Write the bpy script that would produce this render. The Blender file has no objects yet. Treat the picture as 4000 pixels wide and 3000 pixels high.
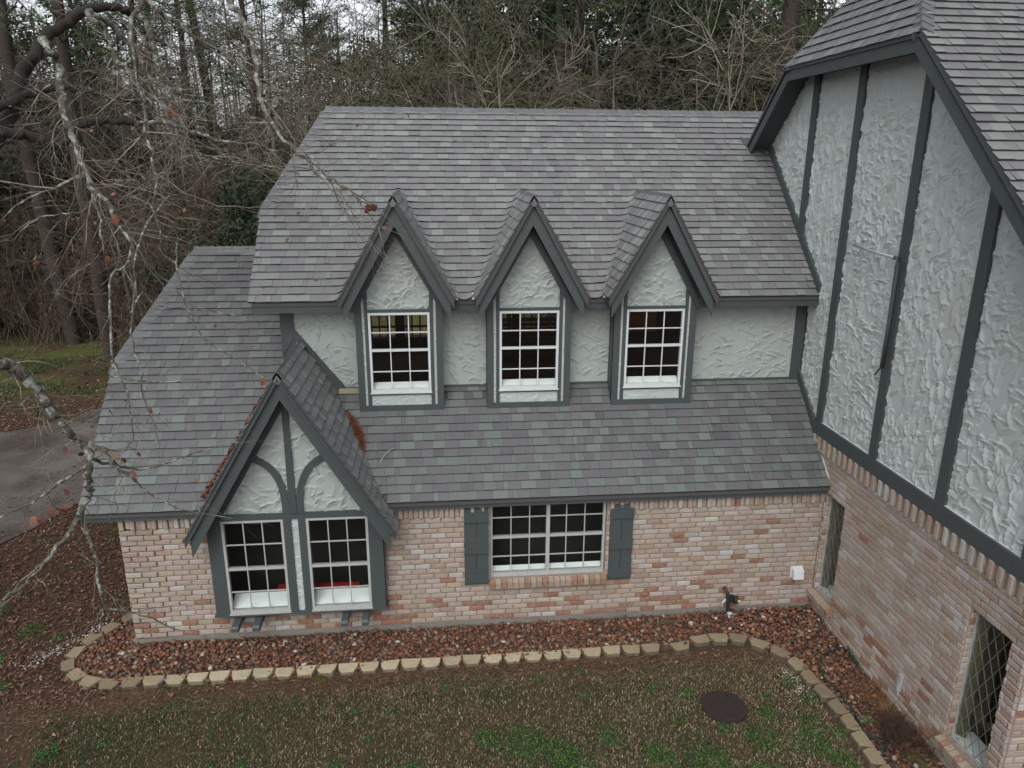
import bpy, math, random
import numpy as np
from mathutils import Matrix, Vector

S = bpy.context.scene
# ------------------------------------------------------------------ camera
cd = bpy.data.cameras.new("camera")
cam = bpy.data.objects.new("camera", cd)
S.collection.objects.link(cam)
CAM = np.array((-5.99571, -10.2321, 7.05380))
CR = np.array((0.99511967, -0.09854749, 0.00502395))
CU = np.array((0.02340608, 0.28519966, 0.95818229))
CF = np.array((0.09585929, 0.95338846, -0.2861144))
cam.matrix_world = Matrix(((CR[0], CU[0], -CF[0], CAM[0]), (CR[1], CU[1], -CF[1], CAM[1]), (CR[2], CU[2], -CF[2], CAM[2]), (0, 0, 0, 1)))
cd.sensor_fit = 'HORIZONTAL'
cd.sensor_width = 36.0
cd.lens = 2917.18 / 4000 * 36
cd.clip_start = 0.1
cd.clip_end = 3000
S.camera = cam
# ------------------------------------------------------------------ sky and light (overcast)
W = bpy.data.worlds.new("World")
S.world = W
W.use_nodes = True
nt = W.node_tree
nt.nodes.clear()
sky = nt.nodes.new('ShaderNodeTexSky')
sky.sky_type = 'NISHITA'
sky.sun_disc = False
sky.sun_elevation = math.radians(48)
sky.sun_rotation = math.radians(200)
sky.air_density = 1.0
sky.dust_density = 3.0
sky.ozone_density = 1.0
hsv = nt.nodes.new('ShaderNodeHueSaturation')
hsv.inputs['Saturation'].default_value = 0.26
bgn = nt.nodes.new('ShaderNodeBackground')
bgn.inputs['Strength'].default_value = 0.15
wo = nt.nodes.new('ShaderNodeOutputWorld')
nt.links.new(sky.outputs[0], hsv.inputs['Color'])
nt.links.new(hsv.outputs[0], bgn.inputs['Color'])
nt.links.new(bgn.outputs[0], wo.inputs['Surface'])
sl = bpy.data.lights.new("sun", 'SUN')
sl.energy = 0.5
sl.angle = math.radians(35)
sl.color = (1, 0.985, 0.96)
sun = bpy.data.objects.new("sun", sl)
S.collection.objects.link(sun)
sun.rotation_euler = (math.radians(42), 0, math.radians(-20))
S.view_settings.view_transform = 'Standard'
S.view_settings.look = 'None'
S.view_settings.gamma = 1
S.view_settings.exposure = 0.85
S.view_settings.use_curve_mapping = False

rng = random.Random(7)
nr = np.random.default_rng(11)

# ------------------------------------------------------------------ helpers
def tag(o, label=None, cat=None, group=None, kind=None):
    if label: o['label'] = label
    if cat: o['category'] = cat
    if group: o['group'] = group
    if kind: o['kind'] = kind
    return o

def empty(name, loc=(0, 0, 0), parent=None):
    o = bpy.data.objects.new(name, None)
    o.empty_display_size = 0.2
    S.collection.objects.link(o)
    o.location = loc
    if parent: o.parent = parent
    return o

def mk(name, V, F, mat, parent=None, col=None, smooth=False, loc=None):
    """V (n,3), F list of tuples or (m,k) array, col (m,3) per face"""
    me = bpy.data.meshes.new(name)
    V = np.asarray(V, dtype=np.float32)
    if loc is not None: V = V - np.asarray(loc, dtype=np.float32)
    if isinstance(F, np.ndarray):
        m, k = F.shape
        me.vertices.add(len(V)); me.vertices.foreach_set('co', V.ravel())
        me.loops.add(m * k); me.loops.foreach_set('vertex_index', F.astype(np.int32).ravel())
        me.polygons.add(m)
        me.polygons.foreach_set('loop_start', np.arange(0, m * k, k, dtype=np.int32))
        me.polygons.foreach_set('loop_total', np.full(m, k, dtype=np.int32))
        me.update(calc_edges=True)
    else:
        me.from_pydata(V.tolist(), [], F)
    if smooth:
        me.polygons.foreach_set('use_smooth', np.ones(len(me.polygons), dtype=bool))
    if isinstance(mat, (list, tuple)):
        for m_ in mat: me.materials.append(m_)
    elif mat: me.materials.append(mat)
    if col is not None:
        col = np.asarray(col, dtype=np.float32)
        if col.ndim == 1: col = np.tile(col, (len(me.polygons), 1))
        tot = np.zeros(len(me.polygons), dtype=np.int32)
        me.polygons.foreach_get('loop_total', tot)
        c4 = np.ones((len(me.polygons), 4), dtype=np.float32); c4[:, :3] = col
        a = me.color_attributes.new('Col', 'FLOAT_COLOR', 'CORNER')
        a.data.foreach_set('color', np.repeat(c4, tot, axis=0).ravel())
    o = bpy.data.objects.new(name, me)
    S.collection.objects.link(o)
    if parent: o.parent = parent
    if loc is not None: o.location = loc
    return o

class MB:
    def __init__(s): s.V = []; s.F = []; s.C = []
    def face(s, pts, c=None):
        n = len(s.V); s.V += [tuple(p) for p in pts]; s.F.append(tuple(range(n, n + len(pts)))); s.C.append(c)
    def box(s, a, b, c=None):
        x0, y0, z0 = [min(i, j) for i, j in zip(a, b)]; x1, y1, z1 = [max(i, j) for i, j in zip(a, b)]
        n = len(s.V)
        s.V += [(x0, y0, z0), (x1, y0, z0), (x1, y1, z0), (x0, y1, z0), (x0, y0, z1), (x1, y0, z1), (x1, y1, z1), (x0, y1, z1)]
        for f in ((3, 2, 1, 0), (4, 5, 6, 7), (0, 1, 5, 4), (1, 2, 6, 5), (2, 3, 7, 6), (3, 0, 4, 7)):
            s.F.append(tuple(n + i for i in f)); s.C.append(c)
        return s
    def extrude(s, pts, vec, c=None):
        """closed prism: polygon pts (3D) swept by vec"""
        n = len(s.V); k = len(pts); v = np.array(vec)
        s.V += [tuple(p) for p in pts] + [tuple(np.array(p) + v) for p in pts]
        s.F.append(tuple(range(n, n + k))[::-1]); s.F.append(tuple(range(n + k, n + 2 * k))); s.C += [c, c]
        for i in range(k):
            j = (i + 1) % k
            s.F.append((n + i, n + j, n + k + j, n + k + i)); s.C.append(c)
        return s
    def bar(s, p0, p1, w, h, up=(0, 0, 1), c=None):
        p0 = np.array(p0, float); p1 = np.array(p1, float); d = p1 - p0; d /= np.linalg.norm(d)
        u = np.array(up, float); sd = np.cross(d, u); sd /= np.linalg.norm(sd); u = np.cross(sd, d)
        q = [p0 + sd * a * w / 2 + u * b * h / 2 for a, b in ((-1, -1), (1, -1), (1, 1), (-1, 1))]
        return s.extrude(q, p1 - p0, c)
    def tube(s, P, R, k=8, c=None, cap=True):
        P = [np.array(p, float) for p in P]; n0 = len(s.V)
        if not hasattr(R, '__len__'): R = [R] * len(P)
        ref = np.array((0.3, 0.2, 1.0))
        for i, p in enumerate(P):
            d = P[min(i + 1, len(P) - 1)] - P[max(i - 1, 0)]; d /= np.linalg.norm(d) + 1e-9
            a = np.cross(d, ref)
            if np.linalg.norm(a) < 0.1: a = np.cross(d, (1, 0, 0))
            a /= np.linalg.norm(a); b = np.cross(d, a)
            for j in range(k):
                t = 2 * math.pi * j / k
                s.V.append(tuple(p + (a * math.cos(t) + b * math.sin(t)) * R[i]))
        for i in range(len(P) - 1):
            for j in range(k):
                s.F.append((n0 + i * k + j, n0 + i * k + (j + 1) % k, n0 + (i + 1) * k + (j + 1) % k, n0 + (i + 1) * k + j)); s.C.append(c)
        if cap:
            s.F.append(tuple(n0 + j for j in range(k))[::-1]); s.C.append(c)
            s.F.append(tuple(n0 + (len(P) - 1) * k + j for j in range(k))); s.C.append(c)
        return s
    def build(s, name, mat, parent=None, smooth=False, loc=None):
        col = None
        if any(c is not None for c in s.C): col = [c if c is not None else (.5, .5, .5) for c in s.C]
        return mk(name, s.V, s.F, mat, parent, col, smooth, loc)

def scr(p):
    d = np.asarray(p, float) - CAM; z = d @ CF
    if z < .2: return None
    return (512 + 746.8 * (d @ CR) / z, 384 - 746.8 * (d @ CU) / z)

# ------------------------------------------------------------------ materials
def mat(name, base=(.5, .5, .5), rough=.8, col=False, noise=None, bump=None, spec=.3, blotch=None, metallic=0):
    """noise=(scale, amount) fine tonal grain; blotch=(scale, amount, colour) larger stains; bump=(scale, strength, dist)"""
    m = bpy.data.materials.new(name); m.use_nodes = True
    t = m.node_tree; b = t.nodes['Principled BSDF']; L = t.links.new
    b.inputs['Roughness'].default_value = rough
    b.inputs['Specular IOR Level'].default_value = spec
    b.inputs['Metallic'].default_value = metallic
    co = t.nodes.new('ShaderNodeNewGeometry').outputs['Position']
    if col:
        a = t.nodes.new('ShaderNodeAttribute'); a.attribute_name = 'Col'; c = a.outputs['Color']
    else:
        r = t.nodes.new('ShaderNodeRGB'); r.outputs[0].default_value = (*base, 1); c = r.outputs[0]
    if blotch:
        for bl in (blotch if isinstance(blotch[0], tuple) else (blotch,)):
            n = t.nodes.new('ShaderNodeTexNoise'); n.inputs['Scale'].default_value = bl[0]; n.inputs['Detail'].default_value = 6
            n.inputs['Roughness'].default_value = .65
            L(co, n.inputs['Vector'])
            mr = t.nodes.new('ShaderNodeMapRange'); L(n.outputs[0], mr.inputs[0])
            mr.inputs[1].default_value = bl[3] if len(bl) > 3 else .45; mr.inputs[2].default_value = bl[4] if len(bl) > 4 else .7; mr.inputs[4].default_value = bl[1]
            x = t.nodes.new('ShaderNodeMix'); x.data_type = 'RGBA'
            L(mr.outputs[0], x.inputs[0]); L(c, x.inputs[6]); x.inputs[7].default_value = (*bl[2], 1); c = x.outputs[2]
    if noise:
        n = t.nodes.new('ShaderNodeTexNoise'); n.inputs['Scale'].default_value = noise[0]; n.inputs['Detail'].default_value = 5
        n.inputs['Roughness'].default_value = .7
        L(co, n.inputs['Vector'])
        mr = t.nodes.new('ShaderNodeMapRange'); L(n.outputs[0], mr.inputs[0])
        mr.inputs[1].default_value = .25; mr.inputs[2].default_value = .75
        mr.inputs[3].default_value = 1 - noise[1]; mr.inputs[4].default_value = 1 + noise[1]
        x = t.nodes.new('ShaderNodeVectorMath'); x.operation = 'SCALE'
        L(c, x.inputs[0]); L(mr.outputs[0], x.inputs['Scale']); c = x.outputs[0]
    L(c, b.inputs['Base Color'])
    if bump:
        n = t.nodes.new('ShaderNodeTexNoise'); n.inputs['Scale'].default_value = bump[0]; n.inputs['Detail'].default_value = 6
        n.inputs['Roughness'].default_value = .65
        L(co, n.inputs['Vector'])
        bp = t.nodes.new('ShaderNodeBump'); bp.inputs['Strength'].default_value = bump[1]; bp.inputs['Distance'].default_value = bump[2]
        L(n.outputs[0], bp.inputs['Height']); L(bp.outputs[0], b.inputs['Normal'])
    return m

M = {}
M['shingle'] = mat('asphalt_shingle', rough=.60, col=True, noise=(160, .30), bump=(220, .5, .004), spec=.7, blotch=((1.1, .22, (.085, .088, .088)), (5, .18, (.12, .125, .12), .55, .75)))
M['deck'] = mat('roof_felt', (.06, .06, .06), .95)
M['trim'] = mat('slate_grey_paint', (.044, .053, .055), .5, noise=(9, .10), bump=(60, .25, .003), spec=.35, blotch=((3.5, .35, (.055, .060, .062)), (22, .25, (.032, .037, .039), .55, .75)))
M['stucco'] = mat('pale_sage_stucco', (.335, .372, .364), .75, noise=(35, .06), bump=(120, .3, .002), spec=.3, blotch=((1.6, .4, (.30, .30, .275)), (7, .18, (.375, .40, .39), .55, .75)))
M['stucco2'] = mat('pale_green_stucco', (.275, .305, .288), .75, noise=(35, .06), bump=(120, .3, .002), spec=.3, blotch=((1.6, .3, (.235, .25, .24)), (7, .18, (.31, .33, .315), .55, .75)))
M['brick'] = mat('tumbled_brick', rough=.92, col=True, noise=(70, .22), bump=(110, .8, .008), spec=.15, blotch=((26, .6, (.31, .29, .27), .50, .70), (3, .22, (.20, .155, .125)), (.8, .25, (.17, .13, .10), .5, .7)))
M['mortar'] = mat('mortar', (.20, .165, .137), .95, noise=(60, .18), bump=(90, .6, .004), blotch=(2, .4, (.13, .105, .085)))
M['concrete'] = mat('foundation_concrete', (.15, .14, .125), .9, noise=(30, .2), bump=(50, .5, .005), blotch=(3, .5, (.09, .075, .06)))
M['white'] = mat('white_vinyl', (.46, .48, .49), .4, noise=(20, .05), blotch=(6, .3, (.38, .39, .385)))
M['sash'] = mat('weathered_white_frame', (.30, .31, .30), .5, noise=(30, .12), blotch=(7, .4, (.22, .22, .205)))
M['dark'] = mat('dark_interior', (.022, .020, .020), .9)
M['darkwood'] = mat('dark_interior_wood', (.04, .026, .021), .7, noise=(12, .3))
M['sill_white'] = mat('white_gloss_paint', (.74, .76, .76), .35)
M['black'] = mat('black_plastic', (.02, .02, .022), .4)
M['metal'] = mat('galvanised_metal', (.34, .35, .36), .45, metallic=.3, noise=(20, .15))
M['lead'] = mat('lead_came', (.17, .17, .168), .5, metallic=.3)
M['stone'] = mat('cut_limestone', rough=.95, col=True, noise=(40, .22), bump=(55, .9, .012), blotch=((9, .35, (.20, .165, .11)), (30, .3, (.12, .10, .07), .55, .7)))
M['pebble'] = mat('river_gravel', rough=.8, col=True, noise=(60, .25), bump=(60, .4, .005))
M['leaf'] = mat('dead_leaf', rough=.8, col=True, noise=(50, .25), spec=.2)
M['grass'] = mat('grass_blade', rough=.8, col=True, spec=.15)
M['green'] = mat('green_foliage', rough=.7, col=True, spec=.25)
M['bark'] = mat('bark', rough=.95, col=True, noise=(14, .35), bump=(22, .9, .03))
M['lichen'] = mat('lichened_bark', rough=.95, col=True, noise=(30, .35), bump=(45, .9, .012), blotch=((13, .85, (.26, .275, .235), .50, .58), (6, .7, (.03, .027, .024), .53, .66)))
M['twig'] = mat('twig', rough=.9, col=True)
M['iron'] = mat('rusty_iron', (.026, .018, .017), .7, noise=(25, .3), bump=(40, .4, .004))
M['asphalt'] = mat('old_asphalt', (.098, .086, .078), .95, noise=(25, .3), bump=(60, .6, .006), blotch=((.5, .9, (.034, .025, .021), .40, .62), (4, .4, (.115, .105, .095), .5, .75), (1.7, .5, (.05, .036, .028), .5, .62)))
M['soil'] = mat('soil', (.075, .048, .034), .95, noise=(12, .4), bump=(20, .9, .03), blotch=((1.2, .6, (.05, .032, .024)), (.35, .45, (.06, .07, .03), .52, .7)))
M['hose'] = mat('green_hose', (.01, .035, .027), .4)
M['red'] = mat('red_plastic', (.30, .02, .02), .4)
M['rust'] = mat('rusty_orange', (.22, .06, .035), .9, noise=(18, .3))

def glass_mat():
    m = bpy.data.materials.new('window_glass'); m.use_nodes = True; t = m.node_tree; t.nodes.clear(); L = t.links.new
    o = t.nodes.new('ShaderNodeOutputMaterial'); mx = t.nodes.new('ShaderNodeMixShader'); f = t.nodes.new('ShaderNodeFresnel')
    f.inputs[0].default_value = 1.45
    tr = t.nodes.new('ShaderNodeBsdfTransparent'); tr.inputs[0].default_value = (.93, .95, .94, 1)
    g = t.nodes.new('ShaderNodeBsdfGlossy'); g.inputs['Roughness'].default_value = .02
    bk = t.nodes.new('ShaderNodeMapRange'); bk.inputs[3].default_value = 1.45; bk.inputs[4].default_value = 1 / 1.45   # same reflectance from inside the pane
    L(t.nodes.new('ShaderNodeNewGeometry').outputs['Backfacing'], bk.inputs[0]); L(bk.outputs[0], f.inputs[0])
    n = t.nodes.new('ShaderNodeTexNoise'); n.inputs['Scale'].default_value = 3
    co = t.nodes.new('ShaderNodeNewGeometry'); L(co.outputs['Position'], n.inputs['Vector'])
    bp = t.nodes.new('ShaderNodeBump'); bp.inputs['Strength'].default_value = .15; bp.inputs['Distance'].default_value = .01
    L(n.outputs[0], bp.inputs['Height']); L(bp.outputs[0], g.inputs['Normal'])
    L(f.outputs[0], mx.inputs[0]); L(tr.outputs[0], mx.inputs[1]); L(g.outputs[0], mx.inputs[2]); L(mx.outputs[0], o.inputs['Surface'])
    return m
M['glass'] = glass_mat()

def ground_mat():
    """lawn/leaf litter/soil by position: green-brown turf in front, leaf litter to the left and back, far meadow"""
    m = bpy.data.materials.new('ground'); m.use_nodes = True; t = m.node_tree; b = t.nodes['Principled BSDF']; L = t.links.new
    b.inputs['Roughness'].default_value = .95; b.inputs['Specular IOR Level'].default_value = .1
    co = t.nodes.new('ShaderNodeNewGeometry').outputs['Position']
    def noise(sc, det=6):
        n = t.nodes.new('ShaderNodeTexNoise'); n.inputs['Scale'].default_value = sc; n.inputs['Detail'].default_value = det; n.inputs['Roughness'].default_value = .65
        L(co, n.inputs['Vector']); return n.outputs[0]
    def rng_(x, a, b_, lo=0, hi=1):
        r = t.nodes.new('ShaderNodeMapRange'); L(x, r.inputs[0]); r.inputs[1].default_value = a; r.inputs[2].default_value = b_; r.inputs[3].default_value = lo; r.inputs[4].default_value = hi; return r.outputs[0]
    def mix(f, a, c):
        x = t.nodes.new('ShaderNodeMix'); x.data_type = 'RGBA'
        if isinstance(f, float): x.inputs[0].default_value = f
        else: L(f, x.inputs[0])
        for s, v in ((6, a), (7, c)):
            if isinstance(v, tuple): x.inputs[s].default_value = (*v, 1)
            else: L(v, x.inputs[s])
        return x.outputs[2]
    def mul(a, b_):
        x = t.nodes.new('ShaderNodeMath'); x.operation = 'MULTIPLY'; L(a, x.inputs[0]); L(b_, x.inputs[1]); return x.outputs[0]
    sx = t.nodes.new('ShaderNodeSeparateXYZ'); L(co, sx.inputs[0])
    litter = mix(rng_(noise(9), .35, .65), (.030, .018, .013), (.075, .044, .031))
    litter = mix(rng_(noise(1.3), .5, .68), litter, (.040, .046, .018))
    turf = mix(rng_(noise(30), .35, .65), (.040, .026, .017), (.090, .060, .038))
    turf = mix(rng_(noise(.9), .5, .7), turf, (.030, .034, .016))
    far = mix(rng_(noise(.4), .35, .65), (.14, .17, .045), (.19, .16, .07))
    isn = mul(rng_(sx.outputs[0], -12.3, -11.2), rng_(sx.outputs[1], -.6, -1.2))
    c = mix(isn, litter, turf)
    patch = mul(rng_(sx.outputs[1], 12.5, 14), rng_(noise(.35), .40, .55))
    c = mix(patch, c, (.060, .072, .022))
    c = mix(rng_(sx.outputs[1], 22, 30), c, mix(rng_(noise(.5), .4, .6), (.055, .04, .025), (.10, .085, .03)))
    yard = mul(mul(rng_(sx.outputs[0], -12, -10.5), rng_(sx.outputs[1], 9, 11)), rng_(sx.outputs[1], 34, 31))
    c = mix(yard, c, mix(rng_(noise(1.2), .42, .6), (.36, .37, .12), (.38, .27, .14)))
    c = mix(rng_(sx.outputs[1], 52, 60), c, far)
    L(c, b.inputs['Base Color'])
    bp = t.nodes.new('ShaderNodeBump'); bp.inputs['Strength'].default_value = .8; bp.inputs['Distance'].default_value = .03
    L(noise(18), bp.inputs['Height']); L(bp.outputs[0], b.inputs['Normal'])
    return m
M['ground'] = ground_mat()

# ------------------------------------------------------------------ ground, drive
gx = np.concatenate([np.arange(-200, -20, 12), np.arange(-20, 10, 1.0), np.arange(10, 211, 12)]).astype(float)
gy = np.concatenate([np.arange(-60, -12, 6), np.arange(-12, 30, 1.0), np.arange(30, 400, 10)]).astype(float)
GX, GY = np.meshgrid(gx, gy)
def gz(x, y):
    x = np.asarray(x, float); y = np.asarray(y, float)
    far = np.clip((y - 55) * .055, 0, 9) + np.where(y > 20, .15 * np.sin(x * .2) * np.cos(y * .17), 0)
    return far - .004
GZ = gz(GX, GY)
nx, ny = len(gx), len(gy)
idx = np.arange(nx * ny).reshape(ny, nx)
F = np.stack([idx[:-1, :-1].ravel(), idx[:-1, 1:].ravel(), idx[1:, 1:].ravel(), idx[1:, :-1].ravel()], 1)
tag(mk('ground', np.stack([GX.ravel(), GY.ravel(), GZ.ravel()], 1), F, M['ground'], smooth=True), kind='structure')
drv = [(-15.6, 12.9), (-16.4, 10.6), (-19, 8.9), (-26, 7.6), (-34, 4), (-34, -5), (-22, -3), (-16.5, .4), (-14.9, 2.4), (-14.1, 4.0), (-13.7, 5.2), (-12.6, 8.0), (-11.5, 12.0), (-12.5, 13.0)]
b = MB(); b.extrude([(x, y, -.05) for x, y in drv], (0, 0, .075))
tag(b.build('driveway', M['asphalt']), kind='structure')

# ------------------------------------------------------------------ the house
HOUSE = tag(empty('brick_house', (0, 0, 0)), 'brick and stucco tudor style house with three pointed dormers and a steep half-timbered gable', 'house')
pieces = []   # (kind, parent, V, F, col, score)

def vis_score(V):
    s = [scr(p) for p in V]
    if any(q is None for q in s): return 0
    x = [q[0] for q in s]; y = [q[1] for q in s]
    if max(x) < 0 or min(x) > 1024 or max(y) < 0 or min(y) > 768: return 0
    return (max(x) - min(x)) * (max(y) - min(y))

def emit(kind, stuffname, matr, limit=300, boost=None):
    P = [p for p in pieces if p[0] == kind]
    P.sort(key=lambda p: -p[5])
    for p in P[:limit]:
        c = np.mean(np.array(p[2]), axis=0)
        mk(kind, p[2], p[3], matr, p[1], p[4], loc=c)
    rest = {}
    for p in P[limit:]:
        rest.setdefault(p[1].name, [p[1], []])[1].append(p)
    for par, ps in rest.values():
        V = []; F = []; C = []
        for p in ps:
            n = len(V); V += [tuple(q) for q in p[2]]
            F += [tuple(n + i for i in f) for f in p[3]]; C += p[4] if isinstance(p[4], list) else [p[4]] * len(p[3])
        tag(mk(stuffname, V, F, matr, par, C), kind='stuff')

# ---- frames: O + u U + v V + n N
def fr(O, U, V):
    O, U, V = [np.array(a, float) for a in (O, U, V)]
    U /= np.linalg.norm(U); V /= np.linalg.norm(V); N = np.cross(U, V)
    return lambda u, v, n=0.0: O + u * U + v * V + n * N
FAC = fr((0, 0, 0), (1, 0, 0), (0, 0, 1))          # u = x, v = z, n toward -Y
GAB = fr((0, 0, 0), (0, -1, 0), (0, 0, 1))         # u = -y, v = z, n toward -X
LEFTW = fr((-10.654, 0, 0), (0, -1, 0), (0, 0, 1))
FRONTM = fr((0, -4.2, 0), (1, 0, 0), (0, 0, 1))

# ---- wall backing with openings
def backing(name, f, u0, u1, v0, v1, holes, th, matr, parent):
    us = sorted(set([u0, u1] + [h[i] for h in holes for i in (0, 1)])); vs = sorted(set([v0, v1] + [h[i] for h in holes for i in (2, 3)]))
    b = MB()
    for i in range(len(us) - 1):
        for j in range(len(vs) - 1):
            cu = (us[i] + us[i + 1]) / 2; cv = (vs[j] + vs[j + 1]) / 2
            if not (u0 < cu < u1 and v0 < cv < v1): continue
            if any(h[0] < cu < h[1] and h[2] < cv < h[3] for h in holes): continue
            b.extrude([f(us[i], vs[j]), f(us[i + 1], vs[j]), f(us[i + 1], vs[j + 1]), f(us[i], vs[j + 1])], f(0, 0, -th) - f(0, 0, 0))
    return b.build(name, matr, parent)

BR = [((.278, .222, .186), 42), ((.305, .262, .232), 24), ((.330, .312, .295), 11), ((.250, .186, .146), 13), ((.195, .098, .064), 7), ((.268, .225, .170), 8)]
def brick_col(low):
    w = [c[1] for c in BR]; w[4] = 1.2 + 34 * max(0, low) ** 1.8; w[2] *= 1 - .6 * low
    c = rng.choices([c[0] for c in BR], w)[0]; s = rng.uniform(.90, 1.08)
    return tuple(min(.7, x * s * rng.uniform(.96, 1.04)) for x in c)

def brick(f, u0, u1, v0, v1, parent, proud=.016, col=None, n0=-.004):
    j = lambda a=.0025: rng.uniform(-a, a)
    e = .010; pr = proud + rng.uniform(-.002, .004)
    back = [(u0 + j(), v0 + j()), (u1 + j(), v0 + j()), (u1 + j(), v1 + j()), (u0 + j(), v1 + j())]
    V = [f(a, b_, n0) for a, b_ in back]
    V += [f(back[0][0] + e, back[0][1] + e, pr), f(back[1][0] - e, back[1][1] + e, pr + j(.002)), f(back[2][0] - e, back[2][1] - e, pr + j(.002)), f(back[3][0] + e, back[3][1] - e, pr)]
    m = [f((back[i][0] * 1), back[i][1], pr - e * .8) for i in range(4)]
    V += m
    Fc = [(4, 5, 6, 7)] + [(i, (i + 1) % 4, 8 + (i + 1) % 4, 8 + i) for i in range(4)] + [(8 + i, 8 + (i + 1) % 4, 4 + (i + 1) % 4, 4 + i) for i in range(4)]
    pieces.append(('brick', parent, V, Fc, col or brick_col(max(0, min(1, (1.0 - v0) / .9))), vis_score(V[4:8])))

def brick_field(f, parent, u0, u1, v0, v1, holes=(), L=.2294, H=.0855, quoin=None, jog=0):
    rows = int(round((v1 - v0) / H))
    H = (v1 - v0) / rows
    for r in range(rows):
        a = v0 + r * H; mort = .012
        off = (r % 2) * L / 2 + rng.uniform(-.015, .015)
        u = u0 - off
        while u < u1:
            w = L * rng.choice((1, 1, 1, 1, 1, 1, .97, 1.03))
            segs = [(max(u, u0), min(u + w, u1))]
            for h in holes:
                ov = min(a + H, h[3]) - max(a, h[2])
                if ov > H * .35:
                    ns = []
                    for s in segs:
                        if s[1] <= h[0] or s[0] >= h[1]: ns.append(s); continue
                        if s[0] < h[0]: ns.append((s[0], h[0]))
                        if s[1] > h[1]: ns.append((h[1], s[1]))
                    segs = ns
            for s in segs:
                if s[1] - s[0] > .03:
                    pr = .016
                    if quoin and quoin(s[0], a): pr = .034
                    brick(f, s[0] + mort / 2, s[1] - mort / 2, a + mort / 2, a + H - mort / 2, parent, pr)
            u += w

# facade (wing ground floor)
HF = [(-9.36, -6.93, .60, 2.12), (-5.29, -3.49, .84, 2.12)]
wall = backing('front_wall', FAC, -10.654, 0, .10, 2.20, HF, .2, M['mortar'], HOUSE)
b = MB(); b.box((-10.70, -.012, -.1), (0, .2, .10)); b.build('foundation', M['concrete'], HOUSE)
def qf(u, v):
    k = int((2.0 - v) / .0855) % 5
    return u < -10.25 and k != 4 and v < 1.85
HFb = [(-9.42, -6.88, .60, 2.4), (-5.29, -3.49, .70, 2.4)]
brick_field(FAC, wall, -10.654, -.012, .115, 1.915, HFb, quoin=qf)
u = -10.64; k = 0
while u < -.05:     # soldier course under the eave
    if not any(h[0] - .03 < u < h[1] for h in HFb):
        brick(FAC, u, u + .066, 1.925, 2.105, wall, .012 if k % 2 else .045)
    u += .0765; k += 1
# left wall, back walls of the wing
lw = backing('left_wall', fr((-10.654, 6.9, 0), (0, -1, 0), (0, 0, 1)), 0, 6.9, -.1, 2.2, [], .2, M['mortar'], HOUSE)
brick_field(fr((-10.654, 6.9, 0), (0, -1, 0), (0, 0, 1)), lw, 0, 6.9, .115, 1.915)
b = MB(); b.box((-10.65, 6.9, -.1), (0, 7.1, 2.2)); b.build('back_wall', M['mortar'], HOUSE)

# gable wall, ground floor
HG = [(.05, .60, .40, 2.10), (3.34, 3.98, .40, 2.20)]
gw = backing('gable_brick_wall', GAB, -5.2, 4.2, -.1, 2.95, HG, .2, M['mortar'], HOUSE)
def qg(u, v):
    k = int((2.6 - v) / .0855) % 5
    return u > 4.2 - .42 and k != 4
HGb = [(.05, .60, .40, 2.10), (3.34, 3.98, .40, 2.20), (.0, .68, .29, .40), (3.27, 4.05, .29, .40)]
brick_field(GAB, gw, .013, 4.2, .03, 2.62, HGb, quoin=qg)
brick_field(GAB, gw, -.52, .013, 2.28, 2.62, [])
u = -.48; k = 0
while u < 4.15:
    brick(GAB, u, u + .066, 2.68, 2.90, gw, .014 if k % 2 else .060)
    u += .0765; k += 1
u = -.5
while u < 4.15:
    brick(GAB, u, min(u + .22, 4.2), 2.615, 2.672, gw, .024); u += .2294
# main house front wall
fw = backing('main_front_wall', FRONTM, 0.2, 9, -.1, 5.5, [], .2, M['mortar'], HOUSE)
brick_field(FRONTM, fw, .0, 1.6, .03, 2.62)
# jamb bricks on the reveals of the leaded windows (side facing the camera)
for yj, z0, z1 in ((-.05, .42, 2.1), (-3.34, .42, 2.20)):
    f = fr((0, yj, 0), (1, 0, 0), (0, 0, 1))
    z = z0
    while z < z1 - .05:
        brick(f, .004, .10, z + .006, z + .0795, gw, .008); z += .0855
for yj, z0, z1 in ((-.60, .42, 2.1), (-3.98, .42, 2.20)):
    f = fr((.10, yj, 0), (-1, 0, 0), (0, 0, 1))
    z = z0
    while z < z1 - .05:
        brick(f, .004, .10, z + .006, z + .0795, gw, .004 + .01 * rng.random()); z += .0855
# rowlock sills
def rowlock(f, u0, u1, vt, depth, parent, n):
    w = (u1 - u0) / n
    for i in range(n):
        a = u0 + i * w + .004; c = a + w - .008
        bcol = rng.choice([(.25, .19, .14), (.27, .22, .175), (.22, .125, .085), (.26, .21, .15)])
        j = rng.uniform(-.006, .006)
        V = [f(a, vt - .13, -.02), f(c, vt - .13, -.02), f(c, vt, -.06), f(a, vt, -.06), f(a, vt - .15, depth + j), f(c, vt - .15, depth + j), f(c, vt - .045, depth + .012 + j), f(a, vt - .045, depth + .012 + j)]
        Fc = [(4, 5, 6, 7), (7, 6, 2, 3), (0, 1, 5, 4), (0, 4, 7, 3), (1, 2, 6, 5)]
        pieces.append(('brick', parent, V, Fc, bcol, vis_score(V)))
rowlock(FAC, -5.31, -3.47, .845, .085, wall, 20)
rowlock(GAB, .01, .66, .405, .09, gw, 8)
rowlock(GAB, 3.28, 4.04, .405, .09, gw, 9)

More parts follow.
